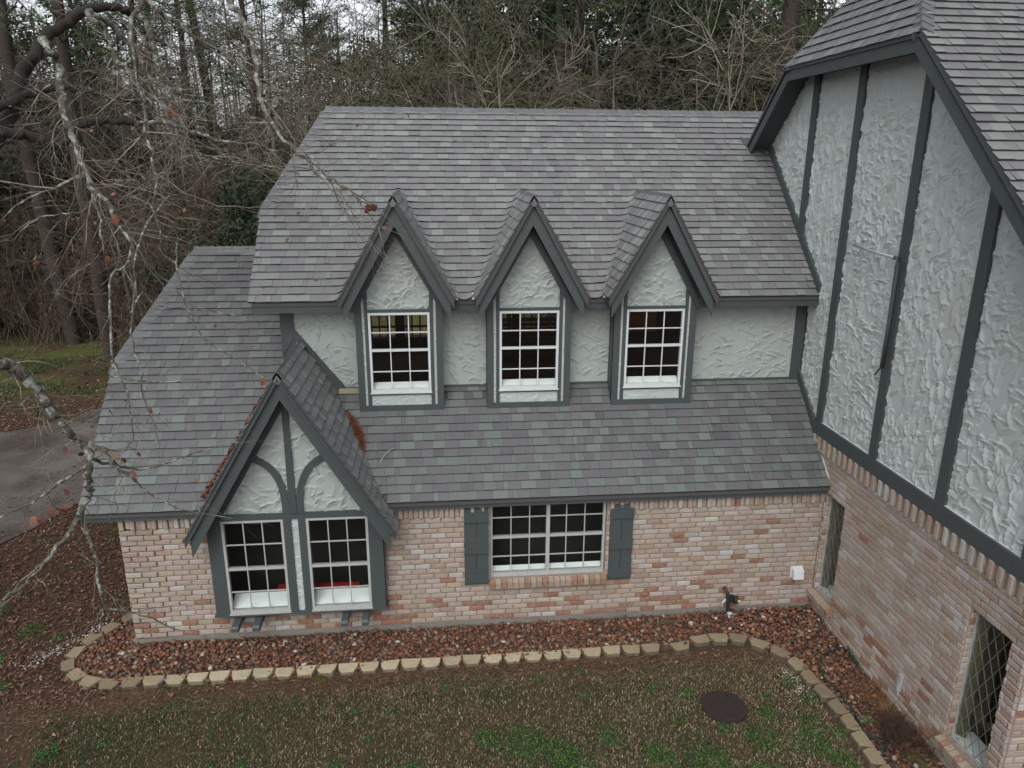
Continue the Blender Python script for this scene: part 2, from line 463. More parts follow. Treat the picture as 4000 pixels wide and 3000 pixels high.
# ---- stucco with trowelled relief
def stucco(name, f, u0, u1, v0, v1, inside, parent, matr, cell=.014, dens=1.3, Ls=(.09, .24), Ws=(.02, .05), ang=(-90, 90), hgt=.013, seed=1, nofs=0.0):
    r = np.random.default_rng(seed)
    nu = int((u1 - u0) / cell) + 2; nv = int((v1 - v0) / cell) + 2
    H = np.zeros((nv, nu))
    cnt = int(dens * (u1 - u0) * (v1 - v0) / ((Ls[0] + Ls[1]) / 2 * (Ws[0] + Ws[1])))
    for _ in range(cnt):
        cu = r.uniform(0, nu) * cell; cv = r.uniform(0, nv) * cell; L = r.uniform(*Ls) / 2; Wd = r.uniform(*Ws)
        a = math.radians(r.uniform(*ang)); ca, sa = math.cos(a), math.sin(a); R = L + Wd
        i0 = max(0, int((cu - R) / cell)); i1 = min(nu, int((cu + R) / cell) + 2); j0 = max(0, int((cv - R) / cell)); j1 = min(nv, int((cv + R) / cell) + 2)
        if i1 <= i0 or j1 <= j0: continue
        X, Y = np.meshgrid(np.arange(i0, i1) * cell - cu, np.arange(j0, j1) * cell - cv)
        s = (X * ca + Y * sa) / L; t = (-X * sa + Y * ca) / Wd + .35 * s * s * r.choice((-1, 1))
        prof = np.clip(1 - s * s, 0, 1) ** .5
        h = np.where((np.abs(s) < 1) & (np.abs(t) < prof), .22 + .78 * prof * np.clip((t + 1.0) / 2, 0, 1) ** 2.4, 0)
        k = r.uniform(.35, 1.0)
        sub = H[j0:j1, i0:i1]
        H[j0:j1, i0:i1] = np.where(h > 0, sub * .22 + h * k, sub)
    H += r.normal(0, .02, H.shape)
    H = H * hgt
    UU, VV = np.meshgrid(u0 + np.arange(nu) * cell, v0 + np.arange(nv) * cell)
    O = f(0, 0, 0); U = f(1, 0, 0) - O; Vv = f(0, 1, 0) - O; N = f(0, 0, 1) - O
    UU = np.minimum(UU, u1); VV = np.minimum(VV, v1)
    P = O + UU[..., None] * U + VV[..., None] * Vv + (H + nofs)[..., None] * N
    idx = np.arange(nu * nv).reshape(nv, nu)
    cu = (UU[:-1, :-1] + UU[1:, 1:]) / 2; cv = (VV[:-1, :-1] + VV[1:, 1:]) / 2
    keep = inside(cu, cv)
    F = np.stack([idx[:-1, :-1], idx[:-1, 1:], idx[1:, 1:], idx[1:, :-1]], -1)[keep]
    used, inv = np.unique(F, return_inverse=True)
    return mk(name, P.reshape(-1, 3)[used], inv.reshape(F.shape), matr, parent, smooth=True)

# roof planes
k1, K1 = .9168, 2.388     # lower roof  z = K1 + k1 y
k2, K2 = .9154, 4.202     # upper roof
zl = lambda y: K1 + k1 * y
zu = lambda y: K2 + k2 * y

# main gable outline (roof surface height above the gable wall) u=-y
GC = .39            # gable centre y
def zg(y):          # top of the roof surface over the gable
    return np.minimum(8.52, 8.52 - .9 * (np.abs(y - GC) - 1.74))
def gin(u, v):
    y = -u
    return (v < zg(y) - .16) & (v > np.where(y > .95, np.where(y > 1.25, zu(y) - .3, zl(y) - .3), np.where(y > .47, zl(y) - .3, 3.1)))
b = MB()
pts = []
ys = [-4.2, -1.35, 2.13, 5.2]
b.extrude([(.037, -4.2, 2.95), (.035, 5.2, 2.95), (.035, 5.2, float(zg(5.2)) - .12), (.035, 2.13, 8.38), (.035, -1.35, 8.38), (.035, -4.2, float(zg(-4.2)) - .12)], (.17, 0, 0))
gs = b.build('gable_upper_wall', M['mortar'], HOUSE)
studs = [1.76, .435, -1.085, -2.54, -3.95]
edges = [4.0] + studs + [-4.25]
for i in range(len(edges) - 1):
    ya, yb = edges[i], edges[i + 1]
    stucco('stucco_panel', GAB, -ya, -yb, 2.9, 8.45, gin, gs, M['stucco'], cell=.0105, dens=1.25, Ls=(.10, .30), Ws=(.018, .040), ang=(15, 120) if i % 2 else (-20, 125), hgt=.040, seed=40 + i, nofs=-.016)
def stud(pts, n=.03, name='timber_stud', parent=HOUSE, frame=GAB, n0=-.045):
    b = MB(); p = [frame(u, v, n0) for u, v in pts]
    b.extrude(p, frame(0, 0, n - n0) - frame(0, 0, 0)); return b.build(name, M['trim'], parent)
for y in studs:
    w = .085
    bot = 3.1 if y < .5 else zu(y) - .1
    stud([(-y - w, bot), (-y + w, bot), (-y + w, float(zg(y - w)) - .1), (-y - w, float(zg(y + w)) - .1)], .030)
# band
b = MB(); b.box((-.05, -4.25, 2.905), (.05, .47, 3.115)); b.box((-.048, .47, 2.86), (.05, .66, 3.10)); b.build('belt_board', M['trim'], HOUSE)
b = MB(); b.box((-.012, -4.2, 3.115), (.02, .45, 3.124)); b.build('band_flashing', M['white'], HOUSE)
# raking boards where the roofs meet the gable wall
n_ = math.hypot(1, k2)
def rake_on_gable(y0, y1, zf, w, n=.035):
    stud([(-y0, zf(y0) - .02), (-y1, zf(y1) - .02), (-y1, zf(y1) + w), (-y0, zf(y0) + w)], n, 'raking_board')
rake_on_gable(.93, 3.40, zu, .19)
rake_on_gable(.45, 1.27, zl, .20)
# flashing and bare end of the lower roof at the gable wall
b = MB(); b.bar((-.02, .42, zl(.42) + .03), (-.02, -.06, zl(-.1) + .05), .012, .05); b.build('white_flashing', M['white'], HOUSE)

# ------------------------------------------------------------------ shingles
def clip(poly, region):
    n = len(region)
    for i in range(n):
        a = region[i]; c = region[(i + 1) % n]; out = []
        ex, ey = c[0] - a[0], c[1] - a[1]
        side = lambda p: ex * (p[1] - a[1]) - ey * (p[0] - a[0])
        for j in range(len(poly)):
            p, q = poly[j], poly[(j + 1) % len(poly)]; sp, sq = side(p), side(q)
            if sp >= 0: out.append(p)
            if sp * sq < 0:
                t = sp / (sp - sq); out.append((p[0] + t * (q[0] - p[0]), p[1] + t * (q[1] - p[1])))
        poly = out
        if len(poly) < 3: return []
    return poly
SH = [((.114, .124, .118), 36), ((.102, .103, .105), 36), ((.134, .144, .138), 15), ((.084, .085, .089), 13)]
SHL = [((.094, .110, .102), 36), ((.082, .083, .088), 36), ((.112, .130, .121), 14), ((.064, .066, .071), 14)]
def shingles(f, region, parent, expo=.143, SH=SH, skip=None, warp=None, drop=None, fine=None, tone=1.0, phase=0, th=.019):
    umin = min(p[0] for p in region); umax = max(p[0] for p in region); vmax = max(p[1] for p in region); vmin = min(p[1] for p in region)
    rows = int((vmax - vmin) / expo) + 1
    for r in range(rows):
        v0 = vmin + r * expo; v1 = v0 + expo
        rowj = rng.uniform(-.003, .003)
        u = umin - rng.uniform(0, .3); rowt = rng.uniform(.985, 1.015); hi = rng.random() < .5
        while u < umax:
            w = rng.choice((.07, .11, .15, .15, .19, .19, .23, .27)); hi = not hi if rng.random() < .85 else hi
            c = rng.choices([s[0] for s in SH], [s[1] for s in SH])[0]
            if hi and rng.random() < .55: c = SH[0][0] if rng.random() < .6 else SH[2][0]
            elif rng.random() < .6: c = SH[1][0]
            t = (th + (.006 if hi else 0)) * rng.uniform(.9, 1.15)
            g = rng.uniform(.93, 1.07) * tone * rowt; c = tuple(x * g for x in c)
            subs = [(u, u + w)]
            if fine and fine(f(u + w / 2, (v0 + v1) / 2)):
                n = max(1, int(w / .06)); subs = [(u + i * w / n, u + (i + 1) * w / n) for i in range(n)]
            last = len(subs) == 1
            for (a, bb) in subs:
                e = .0015 if last else 0
                poly = clip([(a + e, v0 + rowj), (bb - e, v0 + rowj), (bb - e, v1 + .004), (a + e, v1 + .004)], region)
                if not poly: continue
                full = len(poly) == 4 and last
                if skip and skip(sum(p[0] for p in poly) / len(poly), v0 + expo / 2): continue
                top = [f(p[0], p[1], t * (1 - (p[1] - v0) / expo) + .003) for p in poly]
                bot = [f(p[0], p[1], -.012) for p in poly]
                if warp:
                    if drop(np.mean(top, axis=0)): continue
                    top = [warp(p) for p in top]; bot = [warp(p) for p in bot]
                k = len(poly)
                Fc = [tuple(range(k))] + [(i, k + i, k + (i + 1) % k, (i + 1) % k) for i in range(k)]
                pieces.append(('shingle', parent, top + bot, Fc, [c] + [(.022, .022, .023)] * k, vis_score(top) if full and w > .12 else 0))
            u += w

def slab(name, pts, th, parent=HOUSE, matr='deck'):
    """deck polygon (3D) thickened vertically downwards"""
    b = MB(); b.extrude([np.array(p) - np.array((0, 0, .014)) for p in pts], (0, 0, -th)); return b.build(name, M[matr], parent)

YR1 = 3.46; ZR1 = float(zl(YR1)); YR2 = 4.075; ZR2 = float(zu(YR2))
# lower roof: front slope with clipped left end
LX = -11.12
sl1 = math.hypot(1, k1); sl2 = math.hypot(1, k2)
lroof = slab('roof', [(LX, -.13, zl(-.13)), (0, -.13, zl(-.13)), (0, 1.31, zl(1.31)), (-8.39, 1.31, zl(1.31)), (-8.39, YR1, ZR1), (-10.22, YR1, ZR1), (LX, 1.71, zl(1.71))], .08)
lroof['label'] = 'lower shingled roof of the wing'
fl = fr((LX, -.15, zl(-.15)), (1, 0, 0), (0, 1, k1))
v_of = lambda y: (y + .15) * sl1
XF0, XF1 = -8.13, 1.43
def skipL(u, v):
    x = LX + u; y = v / sl1 - .15
    if y > 1.32 and x > -8.36: return True
    if abs(x - XF0) < 1.2 and y < .1: return True
    if y > 1.04 and any(abs(x - c) < .63 for c in (-6.59, -4.603, -2.618)): return True
    return False
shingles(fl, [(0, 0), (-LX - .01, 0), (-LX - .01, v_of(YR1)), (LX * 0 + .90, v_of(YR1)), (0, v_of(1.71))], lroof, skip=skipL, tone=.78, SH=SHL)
slab('roof', [(-8.39, YR1, ZR1), (-8.39, 7.05, zl(-.13)), (LX, 7.05, zl(-.13)), (LX, 5.2, zl(1.71)), (-10.22, YR1, ZR1)], .08)
slab('roof', [(LX, 1.71, zl(1.71)), (-10.22, YR1, ZR1), (LX, 5.21, zl(1.71))], .08)
# left gable infill of the wing
b = MB(); b.extrude([(-10.6, .05, 2.1), (-10.6, 6.9, 2.1), (-10.6, 5.2, 3.7), (-10.6, 1.8, 3.7)], (.1, 0, 0)); b.build('left_gable_wall', M['stucco2'], HOUSE)
# upper roof
UX = -8.75
uroof = slab('roof', [(UX, 1.30, zu(1.30)), (0, 1.30, zu(1.30)), (0, YR2, ZR2), (-7.895, YR2, ZR2), (UX, 2.32, zu(2.32))], .08)
uroof['label'] = 'upper shingled roof above the dormers'
DX = (-6.594, -4.603, -2.614)
DS = 1.745
zd = lambda x: max(6.58 - DS * abs(x - c) for c in DX)
def smax(a, c, k=.16):
    h = max(k - abs(a - c), 0) / k
    return max(a, c) + h * h * k / 4
def warpU(p):
    if p[1] < .62: return p
    return np.array((p[0], p[1], smax(p[2], zd(p[0]) - .004)))
dropU = lambda p: zd(p[0]) > p[2] + .13
fineU = lambda p: abs(zd(p[0]) - p[2]) < .24
fu = fr((UX - .02, .915, zu(.915)), (1, 0, 0), (0, 1, k2))
vu = lambda y: (y - .915) * sl2
def skipU(u, v):
    x = UX - .02 + u; y = v / sl2 + .915
    return y < 1.05 and min(abs(x - c) for c in DX) < .60
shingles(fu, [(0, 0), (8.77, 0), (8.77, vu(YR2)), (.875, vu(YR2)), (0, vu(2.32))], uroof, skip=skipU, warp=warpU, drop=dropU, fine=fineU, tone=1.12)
slab('roof', [(0, YR2, ZR2), (0, 7.2, zu(.95)), (UX, 7.2, zu(.95)), (UX, 5.83, zu(2.32)), (-7.895, YR2, ZR2)], .08)
slab('roof', [(UX, 2.32, zu(2.32)), (-7.895, YR2, ZR2), (UX, 5.83, zu(2.32))], .08)
# ridge caps
def caps(P0, P1, d1, d2, parent, w=.13, step=.135, t=.014):
    P0 = np.array(P0, float); P1 = np.array(P1, float); D = P1 - P0; L = np.linalg.norm(D); D /= L
    d1 = np.array(d1, float); d1 /= np.linalg.norm(d1); d2 = np.array(d2, float); d2 /= np.linalg.norm(d2)
    up = -(d1 + d2); up /= np.linalg.norm(up)
    n = int(L / step)
    for i in range(n):
        a = P0 + D * i * step; c = a + D * (step + .02)
        lo = up * .028; hi = up * (.014)
        V = [a + d1 * w + lo, a + lo + up * .012, a + d2 * w + lo, c + d1 * w + hi, c + hi + up * .012, c + d2 * w + hi,
             a + d1 * w - up * .01, a - up * .01, a + d2 * w - up * .01, c + d1 * w - up * .01, c + d2 * w - up * .01]
        Fc = [(0, 1, 4, 3), (1, 2, 5, 4), (0, 6, 7, 1), (1, 7, 8, 2), (0, 3, 9, 6), (2, 8, 10, 5)]
        if i == 0: V += [a + d1 * w * .5 - up * .10, a + d2 * w * .5 - up * .10]; Fc.append((6, 11, 12, 8, 7))
        g = rng.uniform(.9, 1.1); cc = rng.choice([(.072, .077, .080), (.064, .067, .071), (.080, .086, .086)])
        pieces.append(('ridge_cap', parent, V, Fc, tuple(x * g for x in cc), vis_score(V[:6])))
caps((-7.9, YR2, ZR2), (.3, YR2, ZR2), (0, -1, -k2), (0, 1, -k2), uroof, w=.16)
caps((UX, 2.32, zu(2.32)), (-7.895, YR2, ZR2), (.9, -.12, -.11), (-1, .1, -1.8), uroof, w=.19, step=.17)
caps((-10.22, YR1, ZR1), (-8.40, YR1, ZR1), (0, -1, -k1), (0, 1, -k1), lroof, w=.16)
caps((LX, 1.71, zl(1.71)), (-10.22, YR1, ZR1), (.9, -.12, -.11), (-1, .1, -1.8), lroof, w=.19, step=.17)

# fascias and soffits
def fascia(x0, x1, y, zt, h, name='fascia'):
    b = MB(); b.box((x0, y, zt - h), (x1, y + .03, zt - .045)); b.box((x0, y - .022, zt - .048), (x1, y + .02, zt - .018)); return b.build(name, M['trim'], HOUSE)
fascia(LX + .02, -9.30, -.1, 2.305, .20); fascia(-6.93, -.0, -.1, 2.305, .20)
b = MB(); b.box((LX + .02, -.07, 2.10), (-9.3, .0, 2.13)); b.box((-6.95, -.07, 2.10), (0, 0, 2.13)); b.box((LX + .02, 0, 2.10), (-10.66, 7, 2.13)); b.build('soffit', M['trim'], HOUSE)
for a, c in ((UX + .02, -7.25), (-5.937, -5.26), (-3.946, -3.271), (-1.957, -.0)):
    fascia(a, c, .945, 5.09, .215)
    slab('roof', [(a, .93, zu(.93)), (c, .93, zu(.93)), (c, 1.30, zu(1.30)), (a, 1.30, zu(1.30))], .06)
    b = MB(); b.box((a, .975, 4.88), (c, 1.295, 4.905)); b.build('soffit', M['trim'], HOUSE)
b = MB(); b.box((UX + .03, 1.29, 4.88), (-8.40, 7, 4.905)); b.build('soffit', M['trim'], HOUSE)
# left rake boards (wing, upper)
for X, y0, y1, zf in ((LX + .02, -.10, 1.71, zl), (UX + .02, .95, 2.32, zu)):
    b = MB(); b.extrude([(X, y0, zf(y0) - .05), (X, y1, zf(y1) - .05), (X, y1, zf(y1) - .25), (X, y0, zf(y0) - .22)], (.03, 0, 0)); b.build('rake_board', M['trim'], HOUSE)

# ------------------------------------------------------------------ upper storey wall
YU = 1.295
UW = fr((0, YU, 0), (1, 0, 0), (0, 0, 1))
backing('upper_wall', UW, -8.396, 0, 2.8, 4.95, [(c - .62, c + .62, 3.3, 4.95) for c in DX], .15, M['stucco2'], HOUSE)
pan = [(-8.21, -7.30, 3.55, 4.9), (-5.90, -5.26, 3.6, 4.9), (-3.92, -3.27, 3.6, 4.9), (-1.93, -.16, 3.6, 4.9)]
for i, (a, c, d, e) in enumerate(pan):
    ins = (lambda u, v: (v > 3.56) & ((v > 4.55 - 1.45 * (u + 8.23)))) if i == 0 else (lambda u, v: v > 0)
    stucco('stucco_panel', UW, a, c, d, e, ins, HOUSE, M['stucco2'], cell=.0105, dens=1.0, Ls=(.10, .28), Ws=(.018, .038), ang=(-70, 60), hgt=.040, seed=60 + i, nofs=-.004)
stud([(-8.41, 3.2), (-8.20, 3.2), (-8.20, 4.9), (-8.41, 4.9)], .02, 'corner_board', frame=UW)
stud([(-.17, 3.3), (-.005, 3.3), (-.005, 4.9), (-.17, 4.9)], .03, 'corner_board', frame=UW)
for a, c in ((-7.52, -7.25), (-5.94, -5.25), (-3.95, -3.26), (-1.95, -.17)):
    stud([(a, 3.50), (c, 3.50), (c, 3.61), (a, 3.61)], .024, 'bottom_board', frame=UW)
b = MB(); b.extrude([(-8.396, 1.3, 2.8), (-8.396, 6.85, 2.8), (-8.396, 6.85, 4.9), (-8.396, 5.6, 6.5), (-8.396, 2.6, 6.5), (-8.396, 1.3, 4.9)], (.15, 0, 0)); b.build('upper_side_wall', M['stucco2'], HOUSE)
# back wall of the upper storey with a wide glazed opening, floor, balcony
UB = fr((0, 6.85, 0), (-1, 0, 0), (0, 0, 1))
backing('upper_back_wall', UB, 0, 8.396, 2.8, 4.95, [(2.7, 7.95, 3.10, 4.5)], .15, M['dark'], HOUSE)
b = MB(); b.box((-8.3, 1.35, 2.70), (-.05, 6.9, 2.80)); b.box((-8.25, 1.35, 4.93), (-.05, 6.8, 4.97)); b.build('upper_floor', M['darkwood'], HOUSE)
b = MB()
for x in (-7.93, -6.90, -6.86, -5.6, -4.4, -4.36, -2.73): b.box((x - .03, 6.66, 3.10), (x + .03, 6.70, 4.5))
b.box((-7.95, 6.66, 3.10), (-2.7, 6.70, 3.16)); b.build('back_window_frame', M['darkwood'], HOUSE)
b = MB(); b.box((-8.3, 6.9, 2.75), (-1.8, 8.3, 2.85)); b.build('balcony_deck', M['darkwood'], HOUSE)
b = MB()
for i in range(34):
    x = -8.2 + i * .195; b.box((x - .018, 7.68, 2.9), (x + .018, 7.72, 3.78))
b.box((-8.3, 7.66, 3.78), (-1.8, 7.74, 3.84)); b.box((-8.3, 7.67, 3.17), (-1.8, 7.73, 3.22))
for x in (-6.93, -4.1): b.box((x - .11, 7.6, 2.85), (x + .11, 7.8, 4.9))
b.build('balcony_railing', M['black'], HOUSE)
b = MB()
for i in range(7):
    for s in (-1, 1):
        b.bar((-3.75 + i * .09 - s * .2, 7.62, 3.3), (-3.75 + i * .09 + s * .2, 7.62, 3.75), .012, .02, up=(0, 1, 0))
b.build('lattice', M['white'], HOUSE)
b = MB(); b.box((-1.75, 6.45, 3.25), (-.95, 6.55, 4.2)); b.build('rust_curtain', M['rust'], HOUSE)
b = MB()
for z in np.arange(2.9, 3.6, .11): b.box((-4.9, 6.3, z), (-3.0, 6.34, z + .09))
b.build('bench_back', M['darkwood'], HOUSE)

# ------------------------------------------------------------------ windows
def glazed(name, f, u0, u1, v0, v1, nu, rows, rail=None, mull=None, frame_w=.035, fn=.0, depth=.05, parent=HOUSE, fm='sash', mw=.016, label=None, ledge=None, ledge_h=.0):
    """double hung window: frame, muntins, panes. rows = list of v boundaries"""
    w = empty(name, tuple(f((u0 + u1) / 2, v0, 0)), parent)
    if label: w['label'] = label
    inv = np.array(w.location)
    loc = lambda b_, nme, m_: (lambda o: o)(mk(nme, np.array(b_.V) - inv, b_.F, M[m_], w))
    def bx(b_, a, c, d, e, n0, n1):
        b_.extrude([f(a, d, n0), f(c, d, n0), f(c, e, n0), f(a, e, n0)], f(0, 0, n1 - n0) - f(0, 0, 0))
    b_ = MB()
    bx(b_, u0, u0 + frame_w, v0, v1, fn - depth, fn + .012); bx(b_, u1 - frame_w, u1, v0, v1, fn - depth, fn + .012)
    bx(b_, u0 + frame_w, u1 - frame_w, v1 - frame_w, v1, fn - depth, fn + .012); bx(b_, u0 + frame_w, u1 - frame_w, v0, v0 + frame_w * 1.3, fn - depth, fn + .02)
    bx(b_, u0 - .012, u1 + .012, v0 - .02, v0 - .001, fn - depth, fn + .035)
    loc(b_, 'frame', fm)
    if rail:
        b_ = MB(); bx(b_, u0 + frame_w, u1 - frame_w, rail - .018, rail + .018, fn - depth, fn + .006); loc(b_, 'meeting_rail', fm)
    iu0, iu1 = u0 + frame_w, u1 - frame_w
    if mull:
        b_ = MB(); bx(b_, mull - .028, mull + .028, v0 + frame_w, v1 - frame_w, fn - depth, fn + .010); loc(b_, 'mullion', fm)
    us = [iu0 + (iu1 - iu0) * i / nu for i in range(nu + 1)]
    iv0, iv1 = v0 + frame_w * 1.3, v1 - frame_w
    vs = [iv0] + rows + [iv1]
    for x in us[1:-1]:
        if mull and abs(x - mull) < .05: continue
        b_ = MB(); bx(b_, x - mw / 2, x + mw / 2, iv0, iv1, fn - .022, fn - .004); loc(b_, 'muntin', fm)
    for z in rows:
        if rail and abs(z - rail) < .02: continue
        b_ = MB(); bx(b_, iu0, iu1, z - mw / 2, z + mw / 2, fn - .024, fn - .006); loc(b_, 'muntin', fm)
    for i in range(nu):
        for j in range(len(vs) - 1):
            b_ = MB(); t = .001 * rng.uniform(-1, 1)
            bx(b_, us[i] + .001, us[i + 1] - .001, vs[j] + .001, vs[j + 1] - .001, fn - .019 + t, fn - .015 + t)
            o = loc(b_, 'pane', 'glass')
    if ledge:
        b_ = MB(); z0_, z1_ = v0 + ledge_h, v0 + ledge_h + ledge * .5; n0_, n1_ = fn - depth - .004, fn - depth - ledge
        b_.extrude([f(u0 + .01, z0_ - .03, n0_), f(u0 + .01, z0_, n0_), f(u0 + .01, z1_, n1_), f(u0 + .01, z1_ - .05, n1_)], f(u1 - u0 - .02, 0, 0) - f(0, 0, 0)); loc(b_, 'inner_sill', 'sill_white')  # sill sloped up inward, shaped to catch more sky light
    return w

# dormers
for i, c in enumerate(DX):
    d = empty('dormer', (c, .988, 3.29), HOUSE)
    d['label'] = ['left dormer', 'middle dormer', 'right dormer'][i] + ' with pointed gable'
    dl = np.array((c, .988, 3.29))
    DF = fr((c, .988, 0), (1, 0, 0), (0, 0, 1))
    def part(name, b_, m_, smooth=False):
        return mk(name, np.array(b_.V) - dl, b_.F, M[m_], d, smooth=smooth)
    hw = .655
    # box: cheeks and front framing
    b = MB()
    b.extrude([(c - hw, 1.0, 3.30), (c - hw, 1.33, 3.55), (c - hw, 1.33, 4.98), (c - hw, 1.0, 4.98)], (.05, 0, 0)); part('cheek', b, 'trim')
    b = MB()
    b.extrude([(c + hw - .05, 1.0, 3.30), (c + hw - .05, 1.33, 3.55), (c + hw - .05, 1.33, 4.98), (c + hw - .05, 1.0, 4.98)], (.05, 0, 0)); part('cheek', b, 'trim')
    def bx(a, e, z0, z1, n0=-.05, n1=.012):
        b_ = MB(); b_.extrude([DF(a, z0, n0), DF(e, z0, n0), DF(e, z1, n0), DF(a, z1, n0)], DF(0, 0, n1 - n0) - DF(0, 0, 0)); return b_
    part('corner_board', bx(-hw, -.555, 3.29, 5.10), 'trim'); part('corner_board', bx(.555, hw, 3.29, 5.10), 'trim')
    part('bottom_board', bx(-.555, .555, 3.29, 3.385), 'trim')
    part('window_casing', bx(-.515, -.462, 3.385, 5.15), 'trim'); part('window_casing', bx(.462, .515, 3.385, 5.15), 'trim')
    part('head_casing', bx(-.462, .462, 4.855, 4.905), 'trim'); part('sill_casing', bx(-.462, .462, 3.555, 3.60), 'trim')
    for (a, e, z0, z1, sd) in ((-.555, -.515, 3.385, 5.12, 1), (.515, .555, 3.385, 5.12, 2), (-.462, .462, 3.385, 3.556, 3)):
        s_ = stucco('stucco_panel', DF, a, e, z0, z1, lambda u, v: u < 99, d, M['stucco'], cell=.0105, dens=1.1, Ls=(.06, .16), Ws=(.014, .034), ang=(-60, 60), hgt=.018, seed=100 + i * 10 + sd, nofs=-.012)
        s_.location = -Vector(dl)
    s_ = stucco('stucco_panel', DF, -.47, .47, 4.905, 6.2, lambda u, v: v < 6.05 - DS * np.abs(u), d, M['stucco2'], cell=.0115, dens=1.1, Ls=(.09, .24), Ws=(.018, .04), ang=(-70, 70), hgt=.046, seed=103 + i * 10, nofs=-.010)
    s_.location = -Vector(dl)
    b = MB(); b.extrude([DF(-hw, 5.0, -.0301), DF(hw, 5.0, -.0301), DF(hw, 5.33, -.0301), DF(0, 6.44, -.0301), DF(-hw, 5.33, -.0301)], DF(0, 0, -.04) - DF(0, 0, 0)); part('gable_backing', b, 'trim')
    # roof slabs, soffit
    L_ = []
    for s in (-1, 1):
        yb = lambda z: (z - K2) / k2 + .12
        p = lambda x, y: (c + s * x, y, 6.58 - DS * x)
        pts = [p(0, .60), p(.835, .60), p(.835, 1.3), p(0, yb(6.58))]
        if s < 0: pts = pts[::-1]
        b = MB(); b.extrude([np.array(q) - np.array((0, 0, .02)) for q in pts], (0, 0, -.10)); rf = part('dormer_roof', b, 'deck')
        f = fr((c + s * .845, .585 if s > 0 else 3.4, 6.58 - DS * .845), (0, s, 0), (-s, 0, DS))
        sl = math.hypot(1, DS); vm = .845 * sl
        ymax = lambda v: (6.58 - DS * .845 + v * DS / sl - K2) / k2 + .05
        if s > 0: reg = [(0, 0), (ymax(0) - .585, 0), (ymax(vm) - .585, vm), (0, vm)]
        else: reg = [(3.4 - ymax(0), 0), (3.4 - .585, 0), (3.4 - .585, vm), (3.4 - ymax(vm), vm)]
        n0 = len(pieces)
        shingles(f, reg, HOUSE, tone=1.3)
    caps((c, .585, 6.575), (c, 2.68, 6.575), (1, 0, -DS), (-1, 0, -DS), uroof, w=.10, step=.075)
    # barge boards with plumb cut ends
    for s in (-1, 1):
        q = lambda x, z, y: (c + s * x, y, z)
        b = MB(); b.extrude([q(0, 6.45, .655), q(.785, 5.08, .655), q(.785, 4.794, .655), q(0, 6.165, .655)], (0, .03, 0)); part('barge_board', b, 'trim')
        b = MB(); b.extrude([q(0, 6.555, .625), q(.825, 6.555 - DS * .825, .625), q(.825, 5.02, .625), q(0, 6.46, .625)], (0, .055, 0)); part('crown_board', b, 'trim')
        b = MB(); b.extrude([q(0, 6.50, .605), q(.83, 6.50 - DS * .83 + .02, .605), q(.83, 6.42 - DS * .83, .605), q(0, 6.44 + .015, .605)], (0, .02, 0)); part('drip_board', b, 'trim')
        b = MB(); b.extrude([q(0, 6.40, .685), q(.80, 6.40 - DS * .80, .685), q(.80, 6.36 - DS * .80, .685), q(0, 6.34, .685)], (0, .30, 0)); part('dormer_soffit', b, 'trim')
        b = MB(); b.extrude([q(0, 6.16, .940), q(.66, 6.16 - DS * .66, .940), q(.66, 5.99 - DS * .66, .940), q(0, 5.99, .940)], (0, .05, 0)); part('soffit_shade_strip', b, 'trim')  # added dark strip for the soffit's shade, also covers the stucco edge
    w = glazed('window', DF, -.462, .462, 3.602, 4.853, 3, [3.93, 4.268, 4.545], rail=4.268, fn=-.0, ledge=.12, ledge_h=.055, fm='white', label=['window of the left dormer with lawn seen through it', 'window of the middle dormer', 'window of the right dormer with rust red behind the top panes'][i])

# ------------------------------------------------------------------ front gable bay
FX = -8.13; FS = 1.65; FZ = 4.37; FW = 1.46
BY = -.2
BF = fr((FX, BY, 0), (1, 0, 0), (0, 0, 1))
def fb(name, pts, n0=-.05, n1=.012, m_='trim', label=None):
    b_ = MB(); b_.extrude([BF(u, v, n0) for u, v in pts], BF(0, 0, n1 - n0) - BF(0, 0, 0)); return b_.build(name, M[m_], HOUSE)
rc = lambda a, c, d, e: [(a, d), (c, d), (c, e), (a, e)]
fb('bay_jamb', rc(-1.245, -1.04, .57, 2.25)); fb('bay_jamb', rc(1.035, 1.24, .57, 2.25))
b = MB(); b.box((FX - 1.245, BY + .05, .57), (FX - 1.20, .0, 2.2)); b.box((FX + 1.195, BY + .05, .57), (FX + 1.24, 0, 2.2)); b.build('bay_side', M['trim'], HOUSE)
fb('bay_header', rc(-1.035, 1.03, 2.092, 2.19))
fb('bay_post', rc(-.168, -.055, .57, 2.092)); fb('bay_post', rc(.045, .155, .57, 2.092))
fb('bay_sill', rc(-1.27, 1.27, .535, .570), -.2, .03)
b = MB(); b.box((FX - 1.24, BY + .02, .50), (FX + 1.24, 0, .535)); b.build('bay_floor', M['trim'], HOUSE)
stucco('stucco_panel', BF, -.055, .045, .57, 2.092, lambda u, v: u < 99, HOUSE, M['stucco'], cell=.0105, dens=1.2, Ls=(.06, .16), Ws=(.014, .034), ang=(-60, 60), hgt=.020, seed=150, nofs=-.02)
stucco('stucco_panel', BF, -1.15, 1.15, 2.185, 4.05, lambda u, v: v < 3.90 - FS * np.abs(u), HOUSE, M['stucco2'], cell=.0115, dens=1.25, Ls=(.10, .28), Ws=(.02, .045), ang=(-60, 75), hgt=.050, seed=151, nofs=-.018)
b = MB(); b.extrude([BF(-1.24, 2.18, -.04), BF(1.24, 2.18, -.04), BF(0, 4.2, -.04)], BF(0, 0, -.05) - BF(0, 0, 0)); b.build('gable_backing', M['trim'], HOUSE)
fb('king_post', [(-.062, 2.19), (.045, 2.19), (.03, 3.95), (-.045, 3.95)], -.03, .03)
